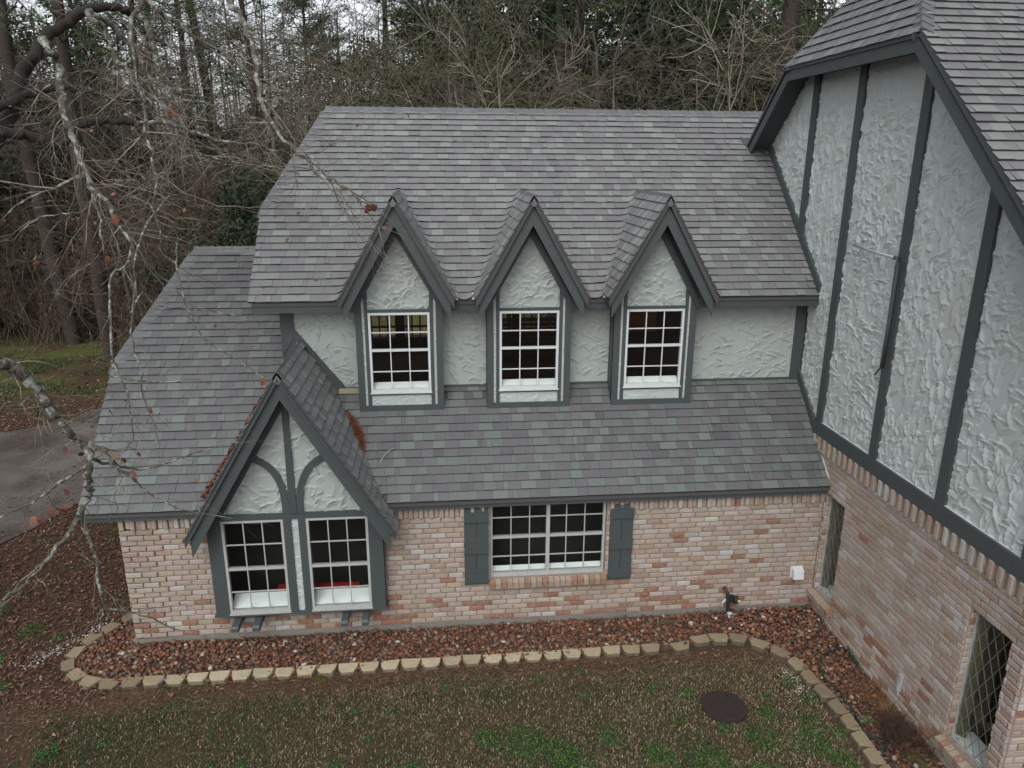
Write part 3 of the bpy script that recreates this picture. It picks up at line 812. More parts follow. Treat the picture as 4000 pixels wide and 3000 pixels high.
def curve(pts, w, name='curved_brace'):
    P = [np.array(p) for p in pts]
    # Catmull-Rom resample
    Q = []
    ext = [2 * P[0] - P[1]] + P + [2 * P[-1] - P[-2]]
    for i in range(1, len(ext) - 2):
        for t in np.linspace(0, 1, 6, endpoint=False):
            p0, p1, p2, p3 = ext[i - 1:i + 3]
            Q.append(.5 * ((2 * p1) + (-p0 + p2) * t + (2 * p0 - 5 * p1 + 4 * p2 - p3) * t * t + (-p0 + 3 * p1 - 3 * p2 + p3) * t ** 3))
    Q.append(P[-1]); Lf = []; Rt = []
    for i, q in enumerate(Q):
        d = Q[min(i + 1, len(Q) - 1)] - Q[max(i - 1, 0)]; d /= np.linalg.norm(d); nn = np.array((-d[1], d[0]))
        Lf.append(q + nn * w / 2); Rt.append(q - nn * w / 2)
    b_ = MB()
    for i in range(len(Q) - 1):
        b_.extrude([BF(*Lf[i], -.03), BF(*Rt[i], -.03), BF(*Rt[i + 1], -.03), BF(*Lf[i + 1], -.03)], BF(0, 0, .052) - BF(0, 0, 0))
    return b_.build(name, M['trim'], HOUSE)
curve([(-.56, 3.06), (-.40, 2.99), (-.24, 2.84), (-.145, 2.62), (-.115, 2.40), (-.11, 2.19)], .095)
curve([(.53, 3.06), (.37, 2.98), (.23, 2.84), (.135, 2.63), (.098, 2.40), (.092, 2.19)], .095)
# big barge boards
for s in (-1, 1):
    q = lambda x, z, y: (FX + s * x, y, z)
    b = MB(); b.extrude([q(0, 4.27, -.505), q(1.375, 4.27 - FS * 1.375, -.505), q(1.375, 1.69, -.505), q(0, 3.985, -.505)], (0, .035, 0)); b.build('barge_board', M['trim'], HOUSE)
    b = MB(); b.extrude([q(0, 4.345, -.535), q(1.435, 4.345 - FS * 1.435, -.535), q(1.435, 1.90, -.535), q(0, 4.28, -.535)], (0, .06, 0)); b.build('crown_board', M['trim'], HOUSE)
    b = MB(); b.extrude([q(0, 4.30, -.553), q(1.44, 4.30 - FS * 1.44, -.553), q(1.44, 4.25 - FS * 1.44, -.553), q(0, 4.25, -.553)], (0, .018, 0)); b.build('drip_board', M['trim'], HOUSE)
    b = MB(); b.extrude([q(0, 4.22, -.47), q(1.40, 4.22 - FS * 1.40, -.47), q(1.40, 4.17 - FS * 1.40, -.47), q(0, 4.17, -.47)], (0, .27, 0)); b.build('soffit', M['trim'], HOUSE)
    b = MB(); b.extrude([q(0, 3.99, -.235), q(1.06, 3.99 - FS * 1.06, -.235), q(1.06, 3.83 - FS * 1.06, -.235), q(0, 3.83, -.235)], (0, .05, 0)); b.build('soffit_shade_strip', M['trim'], HOUSE)  # strip put in as the overhang's shade, hides the ragged stucco edge
    yb = lambda z: max((z - K1) / k1 + .12, .05)
    p = lambda x, y: (FX + s * x, y, FZ - FS * x)
    xk = (FZ - 2.45) / FS
    pts = [p(0, -.53), p(1.45, -.53), p(1.45, .0), p(xk, .0), p(0, 2.3 if s < 0 else 1.5)]
    if s < 0: pts = pts[::-1]
    b = MB(); b.extrude([np.array(v) - np.array((0, 0, .03)) for v in pts], (0, 0, -.09)); rf = b.build('roof', M['deck'], HOUSE)
    sl = math.hypot(1, FS); vm = FW * sl
    ymx = lambda z: min((z - K1) / k1 + .05, 9)
    zz = lambda v: FZ - FS * FW + v * FS / sl
    vk = (2.43 - zz(0)) * sl / FS
    y0 = -.55
    f = fr((FX + s * FW, y0 if s > 0 else 3.4, FZ - FS * FW), (0, s, 0), (-s, 0, FS))
    ya = .02; yend = ymx(FZ)
    if s > 0: regs = [[(0, 0), (ya - y0, 0), (ya - y0, vk), (0, vk)], [(0, vk), (ya - y0 + .03, vk), (ymx(FZ) - y0, vm), (0, vm)]]
    else: regs = [[(3.4 - ya, 0), (3.4 - y0, 0), (3.4 - y0, vk), (3.4 - ya, vk)], [(3.4 - ya - .03, vk), (3.4 - y0, vk), (3.4 - y0, vm), (3.4 - ymx(FZ), vm)]]
    sk = (lambda u, v: (y0 + u) > 1.27) if s > 0 else (lambda u, v: (3.4 - u) > 1.27 and FX - FW + v / sl > -8.4)
    # keep one course grid over both regions
    full = [regs[0][0], regs[0][1], regs[1][2], regs[1][3]] if False else None
    expo = .143
    rows0 = int(vk / expo)
    r0 = [(a, min(v, rows0 * expo) if v > 0 else v) for a, v in regs[0]]
    r0 = [(a, rows0 * expo if v > 0 else 0) for a, v in regs[0]]
    vk2 = rows0 * expo
    r1 = [((a, vk2) if abs(v - vk) < 1e-6 else (a, v)) for a, v in regs[1]]
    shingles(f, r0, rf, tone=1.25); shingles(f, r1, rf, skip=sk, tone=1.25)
caps((FX, -.55, FZ - .005), (FX, 1.28, FZ - .005), (1, 0, -FS), (-1, 0, -FS), lroof, w=.11, step=.085)
# flashing boards on the upper wall above the bay roof
stud([(-8.235, 4.60), (-8.22, 4.42), (-7.60, 3.50), (-7.50, 3.50), (-7.47, 3.60)], .03, 'raking_board', frame=UW)
stud([(-8.235, 4.60), (-8.41, 4.35), (-8.41, 4.15), (-8.22, 4.42)], .034, 'raking_board', frame=UW)
# brackets under the bay
for x in (-9.07, -8.77, -7.49, -7.19):
    b = MB(); b.extrude([(x - .05, 0, .50), (x - .05, -.42, .50), (x - .05, -.45, .475), (x - .05, -.45, .42), (x - .05, -.42, .405), (x - .05, 0, .405)], (.10, 0, 0)); b.build('bracket', M['trim'], HOUSE)
glazed('window', BF, -1.040, -.168, .583, 2.092, 3, [.93, 1.31, 1.70], rail=1.31, fn=0, depth=.06, ledge=.22, ledge_h=.05, label='left window of the front bay')
glazed('window', BF, .155, 1.035, .583, 2.092, 3, [.93, 1.31, 1.70], rail=1.31, fn=0, depth=.06, ledge=.22, ledge_h=.05, label='right window of the front bay')
# shuttered window
WF = fr((0, .07, 0), (1, 0, 0), (0, 0, 1))
glazed('window', WF, -5.285, -3.495, .845, 2.14, 6, [1.17, 1.50, 1.83], rail=1.50, mull=-4.39, fn=0, depth=.06, ledge=.10, ledge_h=.03, label='wide window between two slate grey shutters')
for x0, x1, z0, z1, lb in ((-5.685, -5.32, .77, 2.06, 'left'), (-3.44, -3.08, .745, 2.03, 'right')):
    sh = empty('shutter', (x0, -.02, z0), HOUSE); o = np.array((x0, -.02, z0)); sh['label'] = lb + ' board and batten shutter'
    m = (x0 + x1) / 2
    for a, c in ((x0, m - .004), (m + .004, x1)):
        b = MB(); b.box((a, -.045, z0), (c, -.015, z1)); mk('board', np.array(b.V) - o, b.F, M['trim'], sh)
    H_ = z1 - z0
    for t0, t1 in ((.03, .155), (.42, .555), (.83, .955)):
        b = MB(); b.box((x0 - .002, -.072, z0 + t0 * H_), (x1 + .002, -.046, z0 + t1 * H_)); mk('batten', np.array(b.V) - o, b.F, M['trim'], sh)

# leaded windows in the gable wall
def leaded(u0, u1, v0, v1, label):
    n = -.085
    w = empty('leaded_window', tuple(GAB((u0 + u1) / 2, v0, n)), HOUSE); o = np.array(w.location); w['label'] = label
    def bx(b_, a, c, d, e, n0, n1): b_.extrude([GAB(a, d, n0), GAB(c, d, n0), GAB(c, e, n0), GAB(a, e, n0)], GAB(0, 0, n1 - n0) - GAB(0, 0, 0))
    b_ = MB(); fwid = .022
    bx(b_, u0, u0 + fwid, v0, v1, n - .02, n + .015); bx(b_, u1 - fwid, u1, v0, v1, n - .02, n + .015); bx(b_, u0 + fwid, u1 - fwid, v0, v0 + fwid, n - .02, n + .015); bx(b_, u0 + fwid, u1 - fwid, v1 - fwid, v1, n - .02, n + .015)
    mk('frame', np.array(b_.V) - o, b_.F, M['sash'], w)
    du, dv = .145, .285
    A0, A1, B0, B1 = u0 + fwid, u1 - fwid, v0 + fwid, v1 - fwid
    reg = [(A0, B0), (A1, B0), (A1, B1), (A0, B1)]
    nu_ = int((u1 - u0) / du) + 2; nv_ = int((v1 - v0) / dv) + 2
    for i in range(-1, 2 * nu_):
        for j in range(-1, 2 * nv_):
            if (i + j) % 2: continue
            cu, cv = A0 + i * du / 2, B0 + j * dv / 2
            pl = clip([(cu, cv - dv / 2), (cu + du / 2, cv), (cu, cv + dv / 2), (cu - du / 2, cv)], reg)
            if len(pl) < 3: continue
            area = abs(sum(pl[k][0] * pl[(k + 1) % len(pl)][1] - pl[(k + 1) % len(pl)][0] * pl[k][1] for k in range(len(pl)))) / 2
            if area < .0008: continue
            cx, cy = sum(p[0] for p in pl) / len(pl), sum(p[1] for p in pl) / len(pl)
            pl = [(cx + (p[0] - cx) * .985, cy + (p[1] - cy) * .985) for p in pl]
            b_ = MB(); b_.extrude([GAB(a, c, n) for a, c in pl], GAB(0, 0, .0012) - GAB(0, 0, 0)); mk('pane', np.array(b_.V) - o, b_.F, M['glass'], w)
    b_ = MB()
    def seg(p, q):   # clip a line to the opening
        t0, t1 = 0., 1.; dx, dy = q[0] - p[0], q[1] - p[1]
        for pp, qq in ((-dx, p[0] - A0), (dx, A1 - p[0]), (-dy, p[1] - B0), (dy, B1 - p[1])):
            if abs(pp) < 1e-9: continue
            t = qq / pp
            if pp < 0: t0 = max(t0, t)
            else: t1 = min(t1, t)
        if t1 - t0 > .01:
            b_.bar(GAB(p[0] + dx * t0, p[1] + dy * t0, n + .006), GAB(p[0] + dx * t1, p[1] + dy * t1, n + .006), .005, .006, up=(1, 0, 0))
    Hh = v1 - v0 + 4 * dv
    for i in range(-40, 60):
        c0 = A0 + (i + .5) * du
        seg((c0, B0), (c0 + Hh / dv * du, B0 + Hh)); seg((c0, B0), (c0 - Hh / dv * du, B0 + Hh))
    mk('lead_lattice', np.array(b_.V) - o, b_.F, M['lead'], w)
    b_ = MB(); b_.box((.095, -u1 + .01, v0 - .01), (.34, -u0 - .01, v0 + .045)); mk('inner_sill', np.array(b_.V) - o, b_.F, M['sill_white'], w)
    b_ = MB(); b_.extrude([(.105, -u0 - .025, v0 + .05), (.17, -u0 - .11, v0 + .05), (.18, -u0 - .10, v0 + .05), (.115, -u0 - .015, v0 + .05)], (0, 0, v1 - v0 - .05))
    mk('curtain', np.array(b_.V) - o, b_.F, M['curtain'], w)
    b_ = MB(); b_.box((.125, -u0 - .004, v0), (.48, -u0 + .02, v1)); mk('inner_jamb', np.array(b_.V) - o, b_.F, M['curtain'], w)
M['curtain'] = mat('olive_curtain', (.085, .083, .050), .9, noise=(6, .2))
leaded(.05, .60, .40, 2.10, 'narrow leaded window beside the inside corner')
leaded(3.34, 3.98, .40, 2.20, 'leaded window near the front corner of the gable wall')

# dark rooms so the house is not hollow to the light
b = MB(); b.box((-10.4, .75, .05), (-.3, .80, 2.6)); b.box((-10.4, .2, .0), (-.3, .8, .05)); b.box((-10.4, .2, 2.25), (-.3, .8, 2.28)); b.build('interior_partition', M['dark'], HOUSE)
b = MB(); b.box((1.2, -4.1, 0), (1.25, 4.9, 2.9)); b.box((.2, -4.1, 2.85), (1.2, 4.9, 2.9)); b.box((.2, -4.1, 0), (1.25, 4.9, .05)); b.build('interior_partition', M['dark'], HOUSE)
rb = MB(); rb.extrude([(-8.55, .12, .69), (-7.32, .10, .69), (-7.32, .22, .69), (-8.55, .26, .69)], (0, 0, .07)); tag(rb.build('toolbox', M['red'], loc=(-8.0, .2, .69)), 'long low red case lying on the sill inside the front bay window', 'case')

# ------------------------------------------------------------------ main house roof
OG = -.385
ZC = 8.52; YA, YB = -1.36, 2.12
hz = .9 * 1.74
RX = .5; ZR = ZC + hz
froof = slab('roof', [(OG, -4.75, ZC - .9 * 3.39), (8, -4.75, ZC - .9 * 3.39), (8, GC - .01, ZR), (RX, GC, ZR), (OG, YA, ZC)], .10)
froof['label'] = 'steep front roof of the main house above the gable'
fm = fr((OG - .02, -4.77, ZC - .9 * 3.41), (1, 0, 0), (0, 1, .9)); slm = math.hypot(1, .9)
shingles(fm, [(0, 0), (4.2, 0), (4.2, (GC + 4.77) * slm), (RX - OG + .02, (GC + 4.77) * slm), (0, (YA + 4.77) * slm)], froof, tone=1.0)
croof = slab('roof', [(OG, YA, ZC), (RX, GC, ZR), (OG, YB, ZC)], .10)
fc = fr((OG - .025, YB + .01, ZC - .03), (0, -1, 0), (RX - OG, 0, hz))
slc = math.hypot(RX - OG, hz)
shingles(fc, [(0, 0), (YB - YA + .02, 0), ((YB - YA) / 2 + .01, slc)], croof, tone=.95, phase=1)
slab('roof', [(OG, YB, ZC), (RX, GC, ZR), (8, GC + .01, ZR), (8, 5.8, ZC - .9 * 3.67), (OG, 5.8, ZC - .9 * 3.67)][::1], .10)
caps((OG, YA, ZC), (RX, GC, ZR), (.9, -.6, -.54), (-.3, .9, -.6), froof, w=.15, step=.14)
caps((OG, YB, ZC), (RX, GC, ZR), (.6, .8, -.7), (-.3, -.9, -.6), froof, w=.14, step=.14)
# barge boards of the main gable
def gb(name, P, x0, x1):
    b_ = MB(); b_.extrude([(x0, y, z) for y, z in P], (x1 - x0, 0, 0)); return b_.build(name, M['trim'], HOUSE)
zf = lambda y: ZC - .9 * (YA - y) if y < YA else ZC - .9 * (y - YB)
X0 = OG
gb('barge_board', [(-4.7, zf(-4.7) - .06), (YA, ZC - .06), (YA + .09, ZC - .225), (-4.7, zf(-4.7) - .30)], X0, X0 + .035)
gb('barge_board', [(YA, ZC - .06), (YB, ZC - .06), (YB - .09, ZC - .225), (YA + .09, ZC - .225)], X0 + .002, X0 + .037)
gb('barge_board', [(YB, ZC - .06), (3.52, zf(3.52) - .06), (3.52, zf(3.52) - .16), (3.40, zf(3.40) - .30), (YB - .09, ZC - .225)], X0, X0 + .035)
gb('crown_board', [(-4.7, zf(-4.7) - .02), (YA, ZC - .02), (YA, ZC - .075), (-4.7, zf(-4.7) - .085)], X0 - .022, X0 + .03)
gb('crown_board', [(YA, ZC - .02), (YB, ZC - .02), (YB, ZC - .07), (YA, ZC - .07)], X0 - .02, X0 + .03)
gb('crown_board', [(YB, ZC - .02), (3.54, zf(3.54) - .02), (3.54, zf(3.54) - .085), (YB, ZC - .075)], X0 - .022, X0 + .03)
gb('soffit', [(-4.7, zf(-4.7) - .13), (YA, ZC - .13), (YA, ZC - .16), (-4.7, zf(-4.7) - .17)], X0 + .04, .05)
gb('soffit', [(YA, ZC - .13), (YB, ZC - .13), (YB, ZC - .16), (YA, ZC - .16)], X0 + .04, .05)
gb('soffit', [(YB, ZC - .13), (3.6, zf(3.6) - .13), (3.6, zf(3.6) - .17), (YB, ZC - .16)], X0 + .04, .05)

emit('brick', 'bricks', M['brick'], 300)
emit('shingle', 'shingles', M['shingle'], 300)
emit('ridge_cap', 'ridge_caps', M['shingle'], 250)

b = MB()
for x in (-5.75, -5.45, -3.78, -3.44):
    b.extrude([(x - .04, .90, zu(.90) + .03), (x + .05, .90, zu(.90) + .02), (x + .03, .99, zu(.99) + .03), (x - .03, .98, zu(.98) + .03)], (0, 0, .012))
b.build('valley_flashing', M['white'], HOUSE)
b = MB(); b.box((-7.58, 1.20, zl(1.22) + .02), (-7.26, 1.29, zl(1.22) + .09)); b.build('step_flashing', mat('tarnished_flashing', (.24, .22, .15), .7, noise=(20, .3)), HOUSE)
b = MB(); b.extrude([(-.47, 3.56, zu(3.56) + .02), (-.10, 3.35, zu(3.35) + .02), (-.12, 3.20, zu(3.20) + .02), (-.44, 3.42, zu(3.42) + .02)], (0, 0, .02)); b.build('kick_flashing', M['trim'], HOUSE)
# ------------------------------------------------------------------ fittings
t = tag(empty('conduit_pipe', (-.03, -1.05, 4.39)), 'thin grey conduit running down a gable timber with a pale rod at its top', 'pipe')
o = np.array(t.location)
b = MB(); b.tube([(-.06, .044, 5.93), (-.10, -.5, 5.90), (-.06, -1.0, 5.875)], .018, 8); mk('rod', np.array(b.V) - o, b.F, M['metal'], t, smooth=True)
b = MB(); b.tube([(-.06, -.98, 5.875), (-.075, -1.06, 5.87), (-.075, -1.075, 5.80), (-.065, -1.07, 5.0), (-.06, -1.05, 4.42)], .026, 8)
b.tube([(-.06, -1.05, 4.44), (-.05, -1.0, 4.38), (-.05, -.90, 4.26)], .012, 6); mk('downpipe', np.array(b.V) - o, b.F, M['trim'], t, smooth=True)

t = tag(empty('dryer_vent', (-.32, -.02, .70)), 'small white hooded vent on the brick wall near the inside corner', 'vent'); o = np.array(t.location)
b = MB(); b.extrude([(-.41, -.02, .62), (-.41, -.13, .62), (-.41, -.10, .77), (-.41, -.02, .80)], (.17, 0, 0)); mk('hood', np.array(b.V) - o, b.F, M['white'], t)
b = MB(); b.box((-.425, -.026, .60), (-.225, -.016, .81)); mk('flange', np.array(b.V) - o, b.F, M['white'], t)

t = tag(empty('garden_tap', (-1.46, -.05, 0)), 'black garden tap pipe with a hose timer against the brick wall', 'tap'); o = np.array(t.location)
b = MB(); b.tube([(-1.44, -.10, 0), (-1.445, -.09, .20), (-1.47, -.08, .40), (-1.52, -.03, .50)], [.03, .028, .03, .022], 10); mk('pipe', np.array(b.V) - o, b.F, M['black'], t, smooth=True)
b = MB(); b.tube([(-1.40, -.16, .335), (-1.33, -.16, .335)], .065, 14); b.box((-1.45, -.13, .27), (-1.36, -.06, .37)); mk('timer', np.array(b.V) - o, b.F, M['black'], t)
b = MB(); b.tube([(-1.345, -.20, .34), (-1.32, -.235, .345)], .02, 8); mk('dial', np.array(b.V) - o, b.F, mat('yellow_dial', (.6, .5, .15), .4), t)
b = MB(); b.tube([(-1.50, -.09, .30), (-1.56, -.12, .26)], .02, 8); b.tube([(-1.56, -.12, .27), (-1.56, -.12, .20)], .016, 8); mk('valve', np.array(b.V) - o, b.F, M['metal'], t)
b = MB(); b.box((-1.47, -.19, .02), (-1.40, -.12, .09)); b.tube([(-1.42, -.16, .03), (-1.36, -.24, .02)], .02, 6); mk('tape', np.array(b.V) - o, b.F, M['white'], t)

t = tag(empty('conduit_stub', (-.03, -2.44, .28)), 'short grey conduit stub on the gable wall above the dead plant', 'conduit'); o = np.array(t.location)
b = MB(); b.tube([(-.03, -2.44, .26), (-.03, -2.44, .36)], .016, 8); b.tube([(-.035, -2.44, .34), (-.035, -2.44, .46)], .032, 8); mk('pipe', np.array(b.V) - o, b.F, M['metal'], t)
b = MB(); b.box((-.06, -2.475, .45), (-.01, -2.415, .60)); mk('cap', np.array(b.V) - o, b.F, M['metal'], t)

# meter lid in the lawn
t = tag(empty('manhole_cover', (-2.29, -2.17, 0)), 'round rusty iron utility cover set in the lawn', 'cover'); o = np.array(t.location)
b = MB(); k = 40
b.extrude([(-2.29 + .295 * math.cos(2 * math.pi * i / k), -2.17 + .295 * math.sin(2 * math.pi * i / k), .0) for i in range(k)], (0, 0, .045)); mk('lid', np.array(b.V) - o, b.F, M['iron'], t)
b = MB()
for i in range(-5, 6):
    for j in range(-5, 6):
        x, y = i * .05, j * .05
        if x * x + y * y < .062: b.bar((-2.29 + x - .014, -2.17 + y - .008 * (-1) ** (i + j), .05), (-2.29 + x + .014, -2.17 + y + .008 * (-1) ** (i + j), .05), .010, .008)
o2 = mk('tread', np.array(b.V) - o, b.F, M['iron'], t); tag(o2, kind='stuff')
b = MB()
for i in range(k):
    a0, a1 = 2 * math.pi * i / k, 2 * math.pi * (i + 1) / k
    b.extrude([(-2.29 + r_ * math.cos(a), -2.17 + r_ * math.sin(a), .045) for r_, a in ((.27, a0), (.295, a0), (.295, a1), (.27, a1))], (0, 0, .008))
mk('rim', np.array(b.V) - o, b.F, M['iron'], t)

# ------------------------------------------------------------------ garden border
ST = [(-11.0, .66), (-11.20, .40), (-11.365, .13), (-11.45, -.18), (-11.43, -.48), (-11.22, -.72), (-10.97, -.88), (-10.69, -.945)]
x = -10.394
while x < -2.75: ST.append((x, -.945 + (x + 10.394) * .0115)); x += .2985
ST += [(-2.47, -.86), (-2.12, -.74), (-1.83, -.735), (-1.54, -.77), (-1.28, -.93), (-1.06, -1.16), (-.93, -1.44), (-.89, -1.75), (-.84, -2.05), (-.80, -2.35), (-.79, -2.65), (-.79, -2.94), (-.80, -3.23), (-.80, -3.53), (-.82, -3.83), (-.84, -4.13), (-.86, -4.43), (-.88, -4.73)]
bord = tag(empty('stone_edging', (-6, -.9, 0)), 'row of cut limestone edging blocks curving along the gravel bed', 'edging'); o = np.array(bord.location)
cen = np.array((-5.5, .5))
for i, (x, y) in enumerate(ST):
    p, q = ST[max(i - 1, 0)], ST[min(i + 1, len(ST) - 1)]
    d = np.array((q[0] - p[0], q[1] - p[1])); d /= np.linalg.norm(d); nn = np.array((d[1], -d[0]))   # away from the bed
    w = .143; j = lambda a=.008: rng.uniform(-a, a)
    h = .065 + j(.01); dep = .095
    if x > -2.3: h += .02; w = .148
    out = [(-w + .0, dep * .95), (w, dep * .95), (w - .015, -dep * .2), (w * .62, -dep), (-w * .62, -dep), (-w + .015, -dep * .2)]
    tx, ty = j(.03), j(.03); P = []
    for a, c in out:
        a += j(); c += j(); s = -c
        P.append((x + d[0] * a + nn[0] * s, y + d[1] * a + nn[1] * s, a, c))
    V = [(p_[0], p_[1], -.02) for p_ in P] + [(p_[0], p_[1], h - .018 + tx * p_[2] + ty * p_[3]) for p_ in P]
    cx, cy = np.mean([p_[0] for p_ in P]), np.mean([p_[1] for p_ in P])
    V += [(cx + (p_[0] - cx) * .95, cy + (p_[1] - cy) * .93, h + tx * p_[2] + ty * p_[3] + j(.003)) for p_ in P]
    n = 6
    Fc = [tuple(range(12, 18))] + [(a, (a + 1) % n, n + (a + 1) % n, n + a) for a in range(n)] + [(n + a, n + (a + 1) % n, 12 + (a + 1) % n, 12 + a) for a in range(n)]
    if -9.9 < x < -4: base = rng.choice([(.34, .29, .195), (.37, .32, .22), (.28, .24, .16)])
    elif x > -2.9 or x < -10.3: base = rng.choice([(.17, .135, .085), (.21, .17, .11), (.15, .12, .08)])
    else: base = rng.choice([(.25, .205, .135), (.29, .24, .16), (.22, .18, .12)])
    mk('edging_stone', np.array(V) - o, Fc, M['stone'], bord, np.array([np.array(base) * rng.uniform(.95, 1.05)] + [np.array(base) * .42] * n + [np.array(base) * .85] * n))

# gravel bed
def inpoly(X, Y, P):
    r = np.zeros(len(X), bool); n = len(P)
    for i in range(n):
        x0, y0 = P[i]; x1, y1 = P[(i + 1) % n]
        c = ((y0 > Y) != (y1 > Y)) & (X < (x1 - x0) * (Y - y0) / (y1 - y0 + 1e-12) + x0); r ^= c
    return r
bed = ST + [(-.0, -4.73), (-.0, -.0), (-10.66, -.0), (-10.66, .9), (-10.9, .9)]
b = MB(); b.extrude([(x, y, -.02) for x, y in bed], (0, 0, .035)); tag(b.build('gravel_bed_soil', M['soil']), kind='structure')
def ico():
    t = (1 + 5 ** .5) / 2
    V = np.array([(-1, t, 0), (1, t, 0), (-1, -t, 0), (1, -t, 0), (0, -1, t), (0, 1, t), (0, -1, -t), (0, 1, -t), (t, 0, -1), (t, 0, 1), (-t, 0, -1), (-t, 0, 1)], float)
    V /= np.linalg.norm(V[0])
    F = np.array([(0, 11, 5), (0, 5, 1), (0, 1, 7), (0, 7, 10), (0, 10, 11), (1, 5, 9), (5, 11, 4), (11, 10, 2), (10, 7, 6), (7, 1, 8), (3, 9, 4), (3, 4, 2), (3, 2, 6), (3, 6, 8), (3, 8, 9), (4, 9, 5), (2, 4, 11), (6, 2, 10), (8, 6, 7), (9, 8, 1)])
    return V, F
IV, IF = ico()
def blobs(name, P, size, pal, wts, matr, flat=.65, kind='stuff', jit=.18, smooth=False, **kw):
    n = len(P); ang = nr.uniform(0, 2 * np.pi, n)
    sc = np.stack([size * nr.uniform(.8, 1.35, n), size * nr.uniform(.65, 1.0, n), size * nr.uniform(flat * .7, flat * 1.2, n)], 1)
    V = IV[None] * (1 + nr.uniform(-jit, jit, (n, 12, 1))) * sc[:, None, :]
    # tilt and spin
    ti = nr.uniform(-.5, .5, n); c, s = np.cos(ti), np.sin(ti)
    y = V[..., 1] * c[:, None] - V[..., 2] * s[:, None]; z = V[..., 1] * s[:, None] + V[..., 2] * c[:, None]
    c, s = np.cos(ang), np.sin(ang); x = V[..., 0] * c[:, None] - y * s[:, None]; y = V[..., 0] * s[:, None] + y * c[:, None]
    V = np.stack([x, y, z], -1) + P[:, None, :]
    F = (IF[None] + (np.arange(n) * 12)[:, None, None]).reshape(-1, 3)
    ci = nr.choice(len(pal), n, p=np.array(wts) / sum(wts)); col = np.array(pal)[ci] * nr.uniform(.75, 1.2, (n, 1))
    ob = mk(name, V.reshape(-1, 3), F, matr, col=np.repeat(col, 20, axis=0), smooth=smooth)
    return tag(ob, kind=kind, **kw)
N = 38000
X = nr.uniform(-11.6, 0, N); Y = nr.uniform(-4.8, .9, N)
m = inpoly(X, Y, bed) & ~((X > -10.64) & (Y > -.04))
far_ = np.min([(X - a) ** 2 + (Y - c) ** 2 for a, c in ST], axis=0) > .075 ** 2
m &= far_
X, Y = X[m], Y[m]
mound = .03 * np.exp(-((X + .6) ** 2 + (Y + .2) ** 2) / 1.5)
Pg = np.stack([X, Y, nr.uniform(.012, .055, len(X)) + mound], 1)
blobs('gravel', Pg, nr.uniform(.018, .044, len(X)), [(.125, .052, .029), (.092, .038, .022), (.165, .085, .048), (.055, .034, .028), (.20, .14, .10), (.30, .27, .25), (.09, .075, .07)], [30, 26, 16, 14, 8, 1.6, 7], M['pebble'])
Nw = 260
X = nr.uniform(-11.9, -11.4, Nw); Y = X * 0; tt = nr.uniform(0, 1, Nw)
Pw = np.stack([-12.05 + .8 * tt + nr.normal(0, .09, Nw), -.35 + .95 * tt + nr.normal(0, .09, Nw), np.full(Nw, .012)], 1)
blobs('white_pebbles', Pw, nr.uniform(.008, .018, Nw), [(.42, .40, .38), (.25, .22, .2)], [2, 1], M['pebble'])
Nw = 90
Pw = np.stack([-1.15 + nr.normal(0, .06, Nw) + np.linspace(0, .12, Nw), np.linspace(-1.5, -2.1, Nw) + nr.normal(0, .05, Nw), np.full(Nw, .012)], 1)
blobs('white_pebbles', Pw, nr.uniform(.007, .014, Nw), [(.5, .48, .45), (.35, .3, .27)], [2, 1], M['pebble'])

# hose
def smooth_path(P, k=6):
    P = [np.array(p, float) for p in P]; E = [2 * P[0] - P[1]] + P + [2 * P[-1] - P[-2]]; Q = []
    for i in range(1, len(E) - 2):
        for t_ in np.linspace(0, 1, k, endpoint=False):
            a, b_, c, d = E[i - 1:i + 3]; Q.append(.5 * (2 * b_ + (c - a) * t_ + (2 * a - 5 * b_ + 4 * c - d) * t_ ** 2 + (3 * b_ - a - 3 * c + d) * t_ ** 3))
    Q.append(P[-1]); return Q
HP = [(-.10, -1.05, .09), (-.17, -1.19, .10), (-.445, -1.298, .09), (-.585, -1.472, .09), (-.68, -1.75, .08), (-.658, -1.958, .08), (-.614, -2.095, .09), (-.66, -2.30, .08), (-.628, -2.412, .09), (-.672, -2.65, .08), (-.699, -2.85, .08), (-.60, -3.022, .10), (-.506, -3.035, .09), (-.60, -3.12, .11), (-.679, -3.181, .09), (-.62, -3.28, .08), (-.69, -3.387, .08), (-.66, -3.8, .07), (-.6, -4.5, .07)]
b = MB(); b.tube(smooth_path(HP, 7), .011, 6)
coil = []
for i in range(90):
    a = i * .42; t_ = i / 89; coil.append((-.05 + .02 * math.sin(a) - .05 * t_, -1.22 - .42 * t_, .09 + .028 + .028 * math.cos(a)))
b.tube(coil, .009, 6)
tag(b.build('garden_hose', M['hose'], smooth=True, loc=(-.6, -2, 0)), 'thin dark green coiled garden hose lying on the gravel by the gable wall', 'hose')

